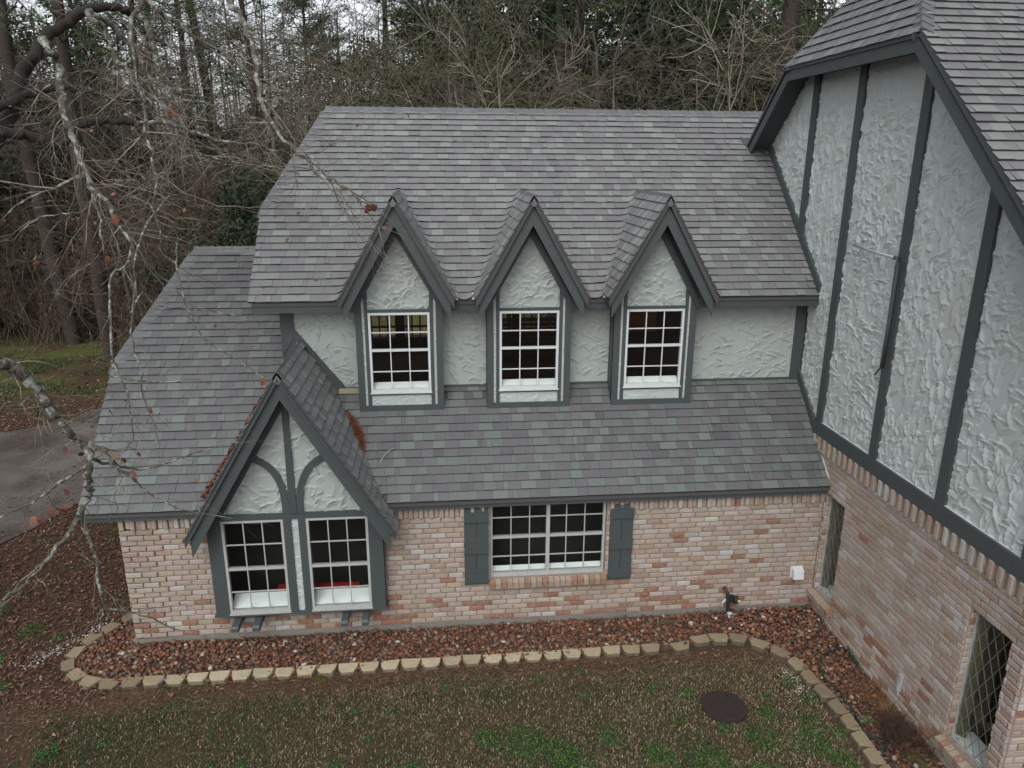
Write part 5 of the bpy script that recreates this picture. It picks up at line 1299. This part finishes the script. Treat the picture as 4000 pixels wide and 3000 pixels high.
# ------------------------------------------------------------------ overhanging oak at the left
LIMBS = [
  ('dark_main',0.105,0.05,[[-11.63,0.36,7.21],[-11.5,0.55,7.49],[-11.42,0.72,7.78],[-11.32,0.89,8.15],[-11.09,1.12,8.57],[-10.93,1.32,8.78],[-10.75,1.51,8.96],[-10.56,1.7,9.08],[-10.34,1.9,9.09],[-10.24,2.05,9.04]]),
  ('dark_main2',0.05,0.008,[[-10.24,2.05,9.04],[-10.09,2.02,8.96],[-10.03,1.95,8.71],[-9.96,1.89,8.36],[-9.93,1.81,8.0],[-9.83,1.75,7.74],[-9.75,1.69,7.47],[-9.65,1.64,7.29],[-9.43,1.61,7.13],[-9.05,1.63,7.02],[-8.68,1.63,6.97],[-8.36,1.62,6.95],[-8.01,1.6,6.84]]),
  ('d3',0.075,0.032,[[-11.37,-0.07,7.37],[-11.19,0.03,7.36],[-10.99,0.13,7.32],[-10.77,0.23,7.21],[-10.64,0.29,7.31],[-10.54,0.33,7.43],[-10.34,0.41,7.51],[-10.14,0.5,7.53],[-9.91,0.58,7.5],[-9.7,0.66,7.59]]),
  ('d3b',0.035,0.006,[[-9.91,0.58,7.5],[-9.62,0.53,7.51],[-9.33,0.48,7.47],[-9.01,0.42,7.37],[-8.7,0.36,7.27],[-8.36,0.29,7.25],[-8.06,0.21,7.17],[-7.74,0.12,7.11]]),
  ('d4',0.05,0.024,[[-11.22,0.57,7.83],[-11.08,0.73,7.9],[-10.86,0.92,7.95],[-10.69,1.08,7.93],[-10.49,1.25,7.89],[-10.24,1.44,7.84],[-10.12,1.57,7.83]]),
  ('d4b',0.02,0.004,[[-10.12,1.57,7.83],[-9.85,1.57,7.88],[-9.52,1.59,7.86],[-9.19,1.59,7.82],[-8.86,1.59,7.69],[-8.48,1.59,7.61],[-8.07,1.59,7.57]]),
  ('pale_long',0.048,0.016,[[-11.09,1.12,8.57],[-9.7,-2.03,8.14],[-9.58,-2.1,7.94],[-9.53,-2.2,7.68],[-9.49,-2.3,7.47],[-9.41,-2.39,7.26],[-9.32,-2.47,6.96],[-9.25,-2.56,6.8],[-9.11,-2.62,6.66],[-8.98,-2.69,6.44],[-8.86,-2.76,6.29]]),
  ('pale_fork',0.025,0.006,[[-9.31,-2.41,6.8],[-9.23,-2.55,6.65],[-9.15,-2.7,6.44],[-9.09,-2.86,6.21]]),
  ('pale_from',0.036,0.007,[[-10.65,1.6,9.02],[-9.5,-1.4,8.47],[-9.36,-1.43,8.34],[-9.29,-1.48,8.16],[-9.22,-1.54,8.03],[-9.11,-1.58,7.9],[-9.02,-1.63,7.73],[-8.96,-1.69,7.51],[-8.95,-1.77,7.27],[-8.9,-1.84,7.06],[-8.88,-1.91,6.78],[-8.9,-2.0,6.54],[-8.85,-2.06,6.35],[-8.81,-2.13,6.13],[-8.67,-2.16,6.0]]),
  ('arc1',0.05,0.02,[[-10.65,1.6,9.02],[-10.05,-0.01,8.7],[-9.9,0.05,8.64],[-9.77,0.1,8.51],[-9.65,0.14,8.37],[-9.57,0.17,8.23],[-9.51,0.19,7.95],[-9.55,0.18,7.61]]),
  ('long_right',0.038,0.008,[[-9.4,-.9,9.9],[-8.2,-1.8,9.0],[-7.94,-1.96,8.57],[-7.82,-2.07,8.31],[-7.72,-2.19,8.11],[-7.68,-2.32,7.86],[-7.64,-2.45,7.62],[-7.53,-2.57,7.4],[-7.39,-2.68,7.24],[-7.21,-2.78,7.06],[-7.05,-2.9,6.92],[-6.88,-3.01,6.85],[-6.7,-3.13,6.73],[-6.56,-3.25,6.66]]),
  ('long_tip',0.006,0.002,[[-6.92,-3.09,6.88],[-6.86,-3.13,6.77],[-6.79,-3.18,6.67],[-6.73,-3.22,6.57],[-6.65,-3.26,6.51]]),
  ('top1',0.03,0.01,[[-9.6,-1.3,9.6],[-8.82,-1.69,8.6],[-8.7,-1.65,8.47],[-8.55,-1.6,8.37],[-8.43,-1.57,8.26],[-8.29,-1.53,8.16],[-8.12,-1.49,7.98]]),
  ('top2',0.03,0.012,[[-9.8,-1.0,9.5],[-9.04,-1.23,8.68],[-9.08,-1.35,8.49],[-9.1,-1.46,8.31],[-9.05,-1.55,8.06],[-9.02,-1.65,7.79],[-8.94,-1.73,7.6]]),
  ('near',0.054,0.013,[[-14.3,-1.9,6.2],[-11.6,-3.9,6.3],[-9.6,-4.85,6.0],[-9.01,-5.04,5.75],[-8.92,-4.99,5.69],[-8.86,-4.96,5.61],[-8.8,-4.93,5.5],[-8.77,-4.91,5.41],[-8.74,-4.9,5.32],[-8.69,-4.87,5.21],[-8.65,-4.85,5.11],[-8.58,-4.82,5.05],[-8.52,-4.79,4.98],[-8.45,-4.76,4.87],[-8.33,-4.71,4.69]]),
  ('near_b',0.032,0.018,[[-8.59,-4.82,5.03],[-8.59,-4.82,4.87],[-8.62,-4.84,4.75],[-8.61,-4.83,4.65],[-8.68,-4.87,4.55],[-8.71,-4.88,4.45]]),
  ('near_b1',0.018,0.006,[[-8.7,-4.88,4.49],[-8.66,-4.89,4.31],[-8.62,-4.9,4.17],[-8.62,-4.93,4.01],[-8.6,-4.96,3.9],[-8.58,-4.98,3.77],[-8.6,-5.02,3.71],[-8.62,-5.06,3.7]]),
  ('near_b2',0.02,0.012,[[-8.71,-4.88,4.49],[-8.73,-4.98,4.42],[-8.79,-5.11,4.34],[-8.85,-5.23,4.27],[-8.92,-5.36,4.21],[-9.01,-5.51,4.16]]),
  ('near_b3',0.009,0.003,[[-8.59,-4.93,3.73],[-8.46,-4.87,3.66],[-8.31,-4.81,3.54],[-8.16,-4.74,3.38],[-7.97,-4.67,3.26]]),
  ('near_c',0.016,0.004,[[-8.65,-4.85,5.11],[-8.59,-4.79,4.93],[-8.48,-4.7,4.82],[-8.34,-4.6,4.75],[-8.2,-4.51,4.74],[-8.04,-4.41,4.77],[-7.87,-4.32,4.79]]),
  ('near_d',0.014,0.006,[[-8.58,-4.82,4.89],[-8.67,-4.9,4.85],[-8.76,-5.0,4.8],[-8.83,-5.08,4.76],[-8.93,-5.18,4.72],[-9.01,-5.28,4.7]]),
  ('near_e',0.01,0.006,[[-8.84,-4.95,5.46],[-8.89,-5.05,5.42],[-8.89,-5.13,5.48],[-8.91,-5.22,5.45]]),
  ('hang1',0.011,0.005,[[-8.75,-3.8,5.41],[-8.56,-4.26,5.5],[-8.48,-4.28,5.29],[-8.46,-4.33,5.13],[-8.44,-4.37,4.95],[-8.47,-4.44,4.87]]),
  ('hang1top',0.012,0.01,[[-8.86,-2.76,6.29],[-8.86,-2.98,6.11],[-8.89,-3.21,6.07],[-8.86,-3.41,5.94],[-8.81,-3.61,5.69],[-8.75,-3.8,5.41]]),
  ('hang2',0.011,0.004,[[-8.67,-2.16,6.7],[-8.55,-3.2,6.5],[-8.43,-3.88,6.26],[-8.44,-3.92,6.05],[-8.49,-3.99,5.75],[-8.48,-4.02,5.56],[-8.44,-4.05,5.4],[-8.44,-4.09,5.2],[-8.39,-4.11,5.02],[-8.35,-4.13,4.89],[-8.36,-4.18,4.78]]),
  ('hang3',0.010,0.003,[[-8.67,-2.16,6.0],[-8.4,-2.9,6.3],[-8.27,-3.4,6.24],[-8.25,-3.42,5.96],[-8.21,-3.44,5.78],[-8.13,-3.45,5.57],[-8.06,-3.45,5.47],[-7.91,-3.44,5.36],[-7.73,-3.42,5.22],[-7.6,-3.42,5.1]]),
  ('hang4',0.009,0.003,[[-8.48,-3.99,5.85],[-8.48,-3.69,5.97],[-8.4,-3.66,5.86],[-8.17,-3.58,5.81],[-7.96,-3.51,5.77],[-7.8,-3.47,5.72],[-7.61,-3.42,5.64]]),
  ('hang5',0.008,0.003,[[-8.62,-4.18,5.38],[-8.45,-4.11,5.32],[-8.25,-4.03,5.28],[-8.05,-3.96,5.28],[-7.94,-3.92,5.22]]),
  ('low6',0.008,0.003,[[-8.33,-4.71,4.69],[-8.25,-4.67,4.56],[-8.08,-4.61,4.4],[-7.92,-4.55,4.32],[-7.71,-4.48,4.23]]),
  ('mid7',0.02,0.006,[[-9.34,-2.42,6.93],[-9.44,-2.46,6.86],[-9.63,-2.55,6.77],[-9.85,-2.65,6.66],[-10.01,-2.74,6.5]]),
  ('mid8',0.014,0.005,[[-9.32,-2.41,6.65],[-9.39,-2.44,6.57],[-9.52,-2.5,6.55],[-9.73,-2.59,6.52],[-9.89,-2.68,6.39]]),
  ('c1',.26,.11,[[-14.4,-1.5,4.6],[-13.4,-.8,6.0],[-12.3,0,6.6],[-11.63,.36,7.21]]),
  ('c2',.12,.075,[[-13.4,-.8,6.0],[-12.2,-.4,7.1],[-11.37,-.07,7.37]]),
  ('c3',.07,.05,[[-12.3,0,6.6],[-11.7,.3,7.5],[-11.22,.57,7.83]]),
  ('c4',.22,.05,[[-14.3,-1.4,6.5],[-13,-1.1,8.6],[-11.5,-1,9.7],[-9.8,-1,9.9],[-8.2,-1.2,10.2]]),
]
oak = tag(empty('overhanging_oak', (-14.5, -1.5, 0)), 'lichen spotted bare oak whose limbs reach in from the left over the lower roof', 'tree'); o = np.array(oak.location)
tb = MB(); tb.tube([(-14.6, -1.5, -.2), (-14.5, -1.5, 1.5), (-14.45, -1.5, 3), (-14.4, -1.5, 4.6), (-14.3, -1.4, 6.5), (-14.5, -1.3, 9), (-14.8, -1.2, 12)], [.45, .36, .33, .32, .26, .18, .08], 12)
mk('trunk', np.array(tb.V) - o, tb.F, M['lichen'], oak, np.tile(np.array((.09, .075, .06)), (len(tb.F), 1)), smooth=True)
R = random.Random(31); tw = []; LV = []; attach = []
for name, r0, r1, P in LIMBS:
    Q = smooth_path(P, 4); n = len(Q)
    Q = [q + np.array([R.gauss(0, 1), R.gauss(0, 1), R.gauss(0, 1)]) * min(.012, r0 * .35) if 0 < i < n - 1 else q for i, q in enumerate(Q)]
    Rr = [(r0 + (r1 - r0) * (i / (n - 1)) ** .8) * R.uniform(.90, 1.12) * (min(1, .45 + .12 * i) if name in ('pale_long', 'pale_from', 'arc1') else 1) for i in range(n)]
    dark = name in ('dark_main', 'd3', 'd4', 'c1', 'c2', 'c3', 'c4')
    col = (.024, .020, .017) if dark else ((.078, .070, .058) if not name.startswith('dark') else (.050, .043, .036))
    b = MB(); b.tube(Q, Rr, 9 if r0 > .03 else 6)
    mk('limb', np.array(b.V) - o, b.F, M['bark'] if dark else M['lichen'], oak, np.tile(np.array(col), (len(b.F), 1)), smooth=True)
    # side twigs
    thin = r0 < .03
    L = sum(np.linalg.norm(Q[i + 1] - Q[i]) for i in range(n - 1))
    if name in ('c1', 'c2', 'c3', 'near_e'): continue
    near = name.startswith('near') or name.startswith('hang') or name.startswith('low')
    cnt = int(L * (5 if near else 4.5)) + 1
    for _ in range(cnt):
        i = R.randint(n // 4, n - 2); q = Q[i]; dd = Q[i + 1] - Q[i]; dd = dd / (np.linalg.norm(dd) + 1e-9)
        a = np.array([R.gauss(.2, 1), R.gauss(0, 1), R.gauss(-.1, .8)]); a /= np.linalg.norm(a)
        Lt = R.uniform(.12, .45) if near else R.uniform(.25, .95)
        rr = min(Rr[i] * .5, .0045 if near else .0075) * R.uniform(.6, 1.1)
        grow(tw, q, dd * .6 + a, Lt, rr, 1, 2 if near else 3, R, droop=.03 if near else .02, kids=(1, 2) if near else (2, 3), spread=.8, segs=5, wander=.20, tips=attach, kl=.6)
tw = np.array(tw); V, F = segmesh(tw[:, :8], 4)
c = np.array([(.13, .112, .088), (.085, .072, .058), (.19, .17, .14)])[nr.integers(0, 3, len(tw))] * nr.uniform(.75, 1.25, (len(tw), 1))
tag(mk('twigs', V - o, F, M['twig'], oak, np.repeat(c, 4, axis=0)), kind='stuff')
# dead leaves still hanging
A = np.array(attach); pick = A[nr.integers(0, len(A), 260)]; P = pick + nr.normal(0, .03, pick.shape)
V, F, C = cards(P, .028, BRN, up=1.2, aspect=.6); tag(mk('dead_leaves', V - o, F, M['leaf'], oak, C), kind='stuff')
def bigleaf(p, s, seed, parent, off, col, hang=True):
    """one curled oak leaf with lobes"""
    R_ = random.Random(seed); n = 9; V = []; F = []
    ax = np.array((R_.gauss(0, .4), R_.gauss(0, .4), -1.0 if hang else R_.gauss(0, .15))); 
    if not hang: ax = np.array((R_.gauss(0, 1), R_.gauss(0, 1), .1))
    ax /= np.linalg.norm(ax); sd = np.cross(ax, (R_.gauss(0, .3), -1, .2)); 
    if not hang: sd = np.cross(ax, (0, 0, 1))
    sd /= np.linalg.norm(sd); nn = np.cross(ax, sd)
    for i in range(n):
        t_ = i / (n - 1); w = s * .42 * math.sin(math.pi * (t_ * .9 + .05)) * (1.25 if i % 2 else .65); cu = .35 * s * t_ * t_
        c0 = np.array(p) + ax * s * t_ + nn * cu * (1 if hang else .3); V += [c0 - sd * w + nn * .25 * w, c0, c0 + sd * w + nn * .3 * w]
    for i in range(n - 1):
        a = i * 3; F += [(a, a + 1, a + 4, a + 3), (a + 1, a + 2, a + 5, a + 4)]
    return np.array(V) - off, F, col
k = 0
for p, s in (((-6.62, -3.20, 6.68), .13), ((-8.79, -4.5, 4.86), .09), ((-8.42, -4.62, 4.85), .08), ((-8.75, -5.15, 4.70), .13), ((-8.80, -5.2, 4.66), .11), ((-8.70, -5.05, 4.68), .10), ((-7.62, -3.42, 5.12), .10), ((-9.02, -2.7, 6.55), .13), ((-9.2, -2.6, 6.15), .10), ((-8.37, -4.15, 5.10), .08), ((-8.35, -4.70, 4.78), .09), ((-9.3, .1, 7.65), .14), ((-8.9, -5.35, 4.25), .08)):
    for j in range(2 if s > .1 else 1):
        v, f, cc = bigleaf(np.array(p) + np.array((rng.gauss(0, .02), 0, 0)), s * .72, 100 + k * 7 + j, oak, o, rng.choice([(.11, .048, .035), (.15, .075, .055), (.13, .042, .028)]))
        mk('leaf', v, f, M['leaf'], oak, np.tile(np.array(cc), (len(f), 1)), smooth=True)
    k += 1

# ------------------------------------------------------------------ lawn, leaves, weeds
def lawn_mask(X, Y):
    inside = inpoly(X, Y, bed)
    d = np.min([(X - a) ** 2 + (Y - c) ** 2 for a, c in ST], axis=0)
    front = (Y < -.98) & (X < -.95) | ((Y < -1.0) & (X < -1.0))
    return (~inside) & (d > .13 ** 2) & front & ((X + 2.29) ** 2 + (Y + 2.17) ** 2 > .31 ** 2)
def fbm(X, Y, s, seed):
    r = np.random.default_rng(seed); v = np.zeros_like(X)
    for o_ in range(4):
        for _ in range(3):
            a = r.uniform(0, 6.28); f_ = s * 2 ** o_ * r.uniform(.7, 1.3); v += np.sin(X * f_ * math.cos(a) + Y * f_ * math.sin(a) + r.uniform(0, 6.28)) / 2 ** o_
    return v / 4
N = 350000
X = nr.uniform(-14.0, -.9, N); Y = nr.uniform(-5.6, -.95, N)
m = lawn_mask(X, Y)
edge = fbm(X, Y, 2.2, 3) * .12
bare = (X < -11.3 + edge * 3 - (Y + 1.2) * .25) & (nr.random(N) < .75)
strip = (Y > -1.22 + edge - np.clip((-6 - X) * .055, 0, .25)) & (nr.random(N) < .93)
m &= ~bare & ~strip
m &= nr.random(N) < np.clip(.78 + fbm(X, Y, 3.1, 8) * .5, .25, 1)
X, Y = X[m], Y[m]; n = len(X)
gsel = fbm(X, Y, 1.1, 5) + (-6.5 - X) * .12 + nr.normal(0, .35, n)      # greener to the left
tanp = 1 / (1 + np.exp(-(-gsel) * 2.4))
pal_t = np.array([(.25, .19, .125), (.18, .13, .082), (.33, .265, .185), (.11, .078, .05)]); pal_g = np.array([(.028, .046, .018), (.042, .062, .022), (.022, .034, .015), (.06, .076, .03)])
isT = nr.random(n) < (.10 + .58 * tanp)
col = np.where(isT[:, None], pal_t[nr.integers(0, 4, n)], pal_g[nr.integers(0, 4, n)]) * nr.uniform(.7, 1.25, (n, 1))
h = nr.uniform(.014, .044, n); a = nr.uniform(0, 6.28, n); lean = nr.uniform(.2, 1.4, n); w = nr.uniform(.0022, .0044, n)
b0 = np.stack([X, Y, np.zeros(n)], 1); wd = np.stack([np.cos(a + 1.57), np.sin(a + 1.57), np.zeros(n)], 1) * w[:, None]
mid = b0 + np.stack([np.cos(a) * h * lean * .35, np.sin(a) * h * lean * .35, h * .6], 1); tip = b0 + np.stack([np.cos(a) * h * lean, np.sin(a) * h * lean, h * nr.uniform(.6, 1, n)], 1)
V = np.stack([b0 - wd, b0 + wd, mid + wd * .8, mid - wd * .8, tip], 1).reshape(-1, 3); i0 = np.arange(n)[:, None] * 5
F = np.concatenate([i0 + np.array([[0, 1, 2]]), i0 + np.array([[0, 2, 3]]), i0 + np.array([[3, 2, 4]])], 1).reshape(-1, 3)
tag(mk('lawn_grass', V, F, M['grass'], col=np.repeat(col, 3, axis=0)), kind='stuff')

# clover and weeds: tiny leaf discs in clumps
def clover(name, clumps, per, size, pal, hgt=.08):
    P = []
    for x, y, r in clumps:
        k_ = int(per * r * r * 95); t_ = nr.uniform(0, 6.28, k_); rr = r * np.sqrt(nr.random(k_)) * nr.uniform(.6, 1.2, k_); P.append(np.stack([x + rr * np.cos(t_), y + rr * np.sin(t_), nr.uniform(.015, hgt, k_) * np.clip(1.15 - rr / r * .5, .3, 1)], 1))
    P = np.concatenate(P); m_ = ~inpoly(P[:, 0], P[:, 1], bed) if name != 'fern' else np.ones(len(P), bool)
    P = P[m_]; V, F, C = cards(P, size, pal, up=.35, aspect=.75, var=.3); return tag(mk(name, V, F, M['green'], col=C), kind='stuff')
GR = [(.032, .092, .018), (.048, .125, .026), (.020, .055, .013)]
cl = [(-5.05, -2.55, .34), (-4.6, -2.75, .25), (-5.5, -2.45, .2), (-3.95, -2.55, .18), (-4.5, -3.1, .35), (-3.4, -2.9, .25), (-2.8, -3.1, .35), (-2.0, -2.75, .28), (-1.75, -2.35, .18), (-1.4, -2.9, .3), (-1.25, -2.5, .16), (-1.2, -1.75, .12), (-1.05, -2.1, .14), (-1.0, -2.75, .13), (-1.15, -3.2, .2), (-6.4, -2.9, .2),
      (-2.2, -3.4, .3), (-3.6, -3.4, .3), (-5.7, -3.1, .22), (-2.7, -1.85, .12), (-6.0, -1.45, .09), (-4.7, -1.35, .07), (-7.8, -1.12, .08), (-9.9, -1.1, .06), (-10.9, -2.2, .16), (-12.2, -.9, .22), (-12.6, -.3, .25), (-12.4, .5, .2), (-13.0, .2, .3), (-12.9, -1.6, .3), (-13.2, 1.0, .25), (-11.9, .25, .12), (-11.0, -3.0, .2), (-8.9, -2.9, .14), (-7.4, -2.7, .12), (-3.0, -2.35, .1), (-1.65, -2.05, .12), (-2.45, -2.55, .12)]
clover('clover_patch', cl, 120, .010, GR, .06)
cl2 = [(nr.uniform(-13, -1.3), nr.uniform(-4.2, -1.2), nr.uniform(.03, .09)) for _ in range(70)]
clover('clover_patch', cl2, 130, .010, GR, .05)
cl3 = [(nr.uniform(-24, -12.5), nr.uniform(10.5, 20), nr.uniform(.2, .7)) for _ in range(90)]
clover('grass_tuft', cl3, 14, .022, [(.040, .060, .018), (.055, .072, .024), (.03, .045, .016)], .05)

# ferns and the dead plant
def fern(x, y, r, nf, label, seed):
    R_ = random.Random(seed); t_ = tag(empty('fern', (x, y, .04)), label, 'fern')
    for i in range(nf):
        a = 6.28 * i / nf + R_.uniform(-.3, .3); L = r * R_.uniform(.7, 1.15); V = []; F = []
        for k_ in range(14):
            s = k_ / 13; px, pz = L * s, L * (.9 * s - .8 * s * s); wl = L * .26 * math.sin(math.pi * (.1 + .85 * s))
            c_ = np.array((math.cos(a) * px, math.sin(a) * px, pz)); sdv = np.array((-math.sin(a), math.cos(a), -.15)); fd = np.array((math.cos(a), math.sin(a), 0))
            for sg in (-1, 1):
                n0 = len(V); V += [c_, c_ + sdv * sg * wl * .6 + fd * .01, c_ + sdv * sg * wl + fd * .03 * r * 5, c_ + sdv * sg * wl * .55 + fd * L * .05]; F.append((n0, n0 + 1, n0 + 2, n0 + 3))
        mk('frond', V, F, M['green'], t_, np.tile(np.array(rng.choice([(.06, .15, .03), (.08, .19, .04)])), (len(F), 1)))
fern(-.07, -2.62, .20, 9, 'small bright green fern behind the dead brown plant against the gable wall', 1)
fern(-.30, -3.38, .21, 11, 'bright green fern at the bottom edge of the gravel bed', 2)
fern(-.52, -2.62, .12, 7, 'tiny green fern beside the hose in the gravel bed', 3)
R = random.Random(77); out = []
for i in range(420):
    x, y = R.gauss(-.26, .12), R.gauss(-2.93, .20)
    if x > -.03: continue
    a = R.uniform(0, 6.28); grow(out, np.array((x, y, .03)), np.array((math.cos(a), math.sin(a), R.uniform(.2, 1.6))), R.uniform(.08, .24), .0055, 1, 2, R, droop=.1, kids=(2, 3), segs=4, wander=.35)
t = tag(empty('dead_shrub', (-.3, -2.95, 0)), 'matted dark brown dead plant against the gable wall', 'dead plant')
out = np.array(out); V, F = segmesh(out[:, :8], 3); c = np.array([(.055, .030, .022), (.035, .022, .018), (.085, .045, .030)])[nr.integers(0, 3, len(out))]
mk('stems', V - np.array(t.location), F, M['twig'], t, np.repeat(c, 3, axis=0))
out = []
for i in range(200):
    x, y = R.gauss(-.22, .10), R.gauss(-2.2, .22)
    if x > -.03: continue
    a = R.uniform(0, 6.28); grow(out, np.array((x, y, .05)), np.array((math.cos(a), math.sin(a), R.uniform(0, .8))), R.uniform(.07, .2), .005, 1, 1, R, droop=.08, segs=5, wander=.35)
t = tag(empty('dead_shrub', (-.22, -2.2, 0)), 'flattened rust brown dead growth on the gravel under the conduit stub', 'dead plant')
out = np.array(out); V, F = segmesh(out[:, :8], 3); c = np.array([(.16, .075, .035), (.10, .045, .028), (.22, .12, .06)])[nr.integers(0, 3, len(out))]
mk('stems', V - np.array(t.location), F, M['twig'], t, np.repeat(c, 3, axis=0))
out = []
for i in range(70):
    x, y = R.gauss(-.08, .05), R.gauss(-2.42, .06); a = R.uniform(0, 6.28)
    grow(out, np.array((min(x, -.03), y, .05)), np.array((math.cos(a), math.sin(a), R.uniform(.4, 1.4))), R.uniform(.08, .2), .003, 1, 1, R, droop=.15, segs=5, wander=.3)
t = tag(empty('dry_fern', (-.08, -2.42, 0)), 'small tan dried fern right below the conduit stub', 'dead plant')
out = np.array(out); V, F = segmesh(out[:, :8], 3); mk('stems', V - np.array(t.location), F, M['twig'], t, np.tile(np.array((.30, .17, .075)), (len(F), 1)) * nr.uniform(.7, 1.2, (len(F), 1)))

# leaf litter
LC = [(.092, .046, .032), (.135, .075, .053), (.062, .032, .024), (.19, .125, .09), (.115, .042, .027)]
def litter(name, X, Y, size, z=.02, pal=LC):
    P = np.stack([X, Y, gz(X, Y) + z + nr.uniform(0, .025, len(X))], 1); n = len(P)
    a = nr.uniform(0, 6.28, n); ax = np.stack([np.cos(a), np.sin(a), nr.normal(0, .25, n)], 1); sd = np.stack([-np.sin(a), np.cos(a), nr.normal(0, .25, n)], 1)
    s = (size * nr.uniform(.5, 1.25, n))[:, None]; up = np.array((0, 0, 1.)) * s * nr.uniform(.1, .5, (n, 1))
    V = np.stack([P - ax * s, P - ax * s * .35 - sd * s * .30 + up * .5, P + ax * s * .4 - sd * s * .42 + up, P + ax * s * 1.05, P + ax * s * .35 + sd * s * .45 + up * .8, P - ax * s * .3 + sd * s * .26 + up * .4, P + up * .1], 1).reshape(-1, 3)
    i0 = np.arange(n)[:, None] * 7; F = np.concatenate([i0 + np.array([[k_, (k_ + 1) % 6, 6]]) for k_ in range(6)], 1).reshape(-1, 3)
    C = np.array(pal)[nr.integers(0, len(pal), n)] * nr.uniform(.65, 1.2, (n, 1)); return tag(mk(name, V, F, M['leaf'], col=np.repeat(C, 6, axis=0)), kind='stuff')
n = 22000; X = nr.uniform(-15.5, -10.7, n); Y = nr.uniform(-4, 7, n)
m = (~inpoly(X, Y, bed)) & (~inpoly(X + nr.normal(0, .25, n), Y + nr.normal(0, .25, n), drv) | (nr.random(n) < .16)) & ((Y > -1.4) | (nr.random(n) < .18)) & ((X < -10.75) | (Y < 0))
litter('fallen_leaves', X[m], Y[m], .031)
n = 14000; X = nr.uniform(-30, -11, n); Y = nr.uniform(7, 21, n); m = ((Y < 14.5) | (nr.random(n) < .3)) & (~inpoly(X, Y, drv) | (nr.random(n) < .10)); litter('fallen_leaves', X[m], Y[m], .055)
n = 3600; X = nr.uniform(-13.5, -1, n); Y = -.95 - nr.random(n) ** 2.2 * 4; m = lawn_mask(X, Y) & ((Y > -1.30) & (nr.random(n) < np.clip(.3 + (-X) * .07, 0, 1)) | (nr.random(n) < .16)); litter('fallen_leaves', X[m], Y[m], .030, .03)
n = 1500; X = nr.uniform(-11.4, 0, n); Y = nr.uniform(-4.5, .8, n); m = inpoly(X, Y, bed) & ~((X > -10.66) & (Y > -.05)) & (X < -.03); litter('fallen_leaves', X[m], Y[m], .026, .06)
n = 16000; X = nr.uniform(-14.5, -.9, n); Y = np.where(nr.random(n) < .6, -.95 - nr.random(n) ** 1.6 * .55 - np.clip((-7 - X) * .10, 0, .6) * nr.random(n), nr.uniform(-4.2, 2, n))
m = lawn_mask(X, Y) & (nr.random(n) < np.where(Y < -1.6, np.where(X < -10.8, .9, .12), .9)) | ((X < -11.6) & (Y > -1.2) & ~inpoly(X, Y, drv)); X, Y = X[m], Y[m]; n = len(X)
a = nr.uniform(0, 6.28, n); L_ = nr.uniform(.02, .07, n); P = np.stack([X, Y, nr.uniform(.008, .03, n)], 1); dv = np.stack([np.cos(a) * L_, np.sin(a) * L_, nr.normal(0, .006, n)], 1)
V, F = segmesh(np.concatenate([P - dv, P + dv, np.full((n, 1), .0016), np.full((n, 1), .0012)], 1), 3)
C = np.array([(.14, .070, .042), (.095, .050, .032), (.19, .115, .07), (.25, .18, .12)])[nr.integers(0, 4, n)]
tag(mk('pine_straw', V, F, M['leaf'], col=np.repeat(C, 3, axis=0)), kind='stuff')
# debris in the bay-roof valleys
tt = nr.random(900); zz_ = 2.35 + 1.25 * tt; yy = (zz_ - K1) / k1; xx = FX - (FZ - zz_) / FS
V, F, C = cards(np.stack([xx - nr.random(900) ** 1.5 * .10, yy - .02 + nr.normal(0, .02, 900), zz_ + .03 + nr.uniform(0, .04, 900)], 1), .030, [(.13, .050, .028), (.08, .032, .02), (.17, .085, .055)], up=.6)
tag(mk('valley_debris', V, F, M['leaf'], col=C), kind='stuff')
n = 700; tt = nr.beta(2.2, 1.6, n); zz_ = 2.80 + .50 * (1 - tt) + nr.normal(0, .02, n); yy = (zz_ - K1) / k1; xx = FX + (FZ - zz_) / FS
xo = nr.random(n) ** 1.6 * .10 * np.sin(np.pi * np.clip(tt, .05, 1))
P = np.stack([xx + .01 + xo, yy, zl(yy) + .02 + nr.uniform(0, .05, n)], 1)
dv = np.stack([nr.normal(0, .6, n), nr.normal(0, .8, n), nr.normal(0, .6, n)], 1) * .05
V, F = segmesh(np.concatenate([P - dv, P + dv, np.full((n, 1), .0022), np.full((n, 1), .0015)], 1), 3)
C = np.array([(.20, .062, .034), (.12, .040, .022), (.25, .10, .055)])[nr.integers(0, 3, n)]
tag(mk('pine_needles', V, F, M['leaf'], col=np.repeat(C, 3, axis=0)), kind='stuff')
b = MB(); b.tube([(-6.92, .30, 2.70), (-6.86, .36, 2.80), (-6.78, .42, 2.86), (-6.70, .45, 2.88)], [.006, .006, .005, .003], 5)
tag(b.build('fallen_twig', M['sash'], loc=(-6.9, .3, 2.7)), 'pale forked twig lying on the lower roof beside the rust coloured needles', 'twig')
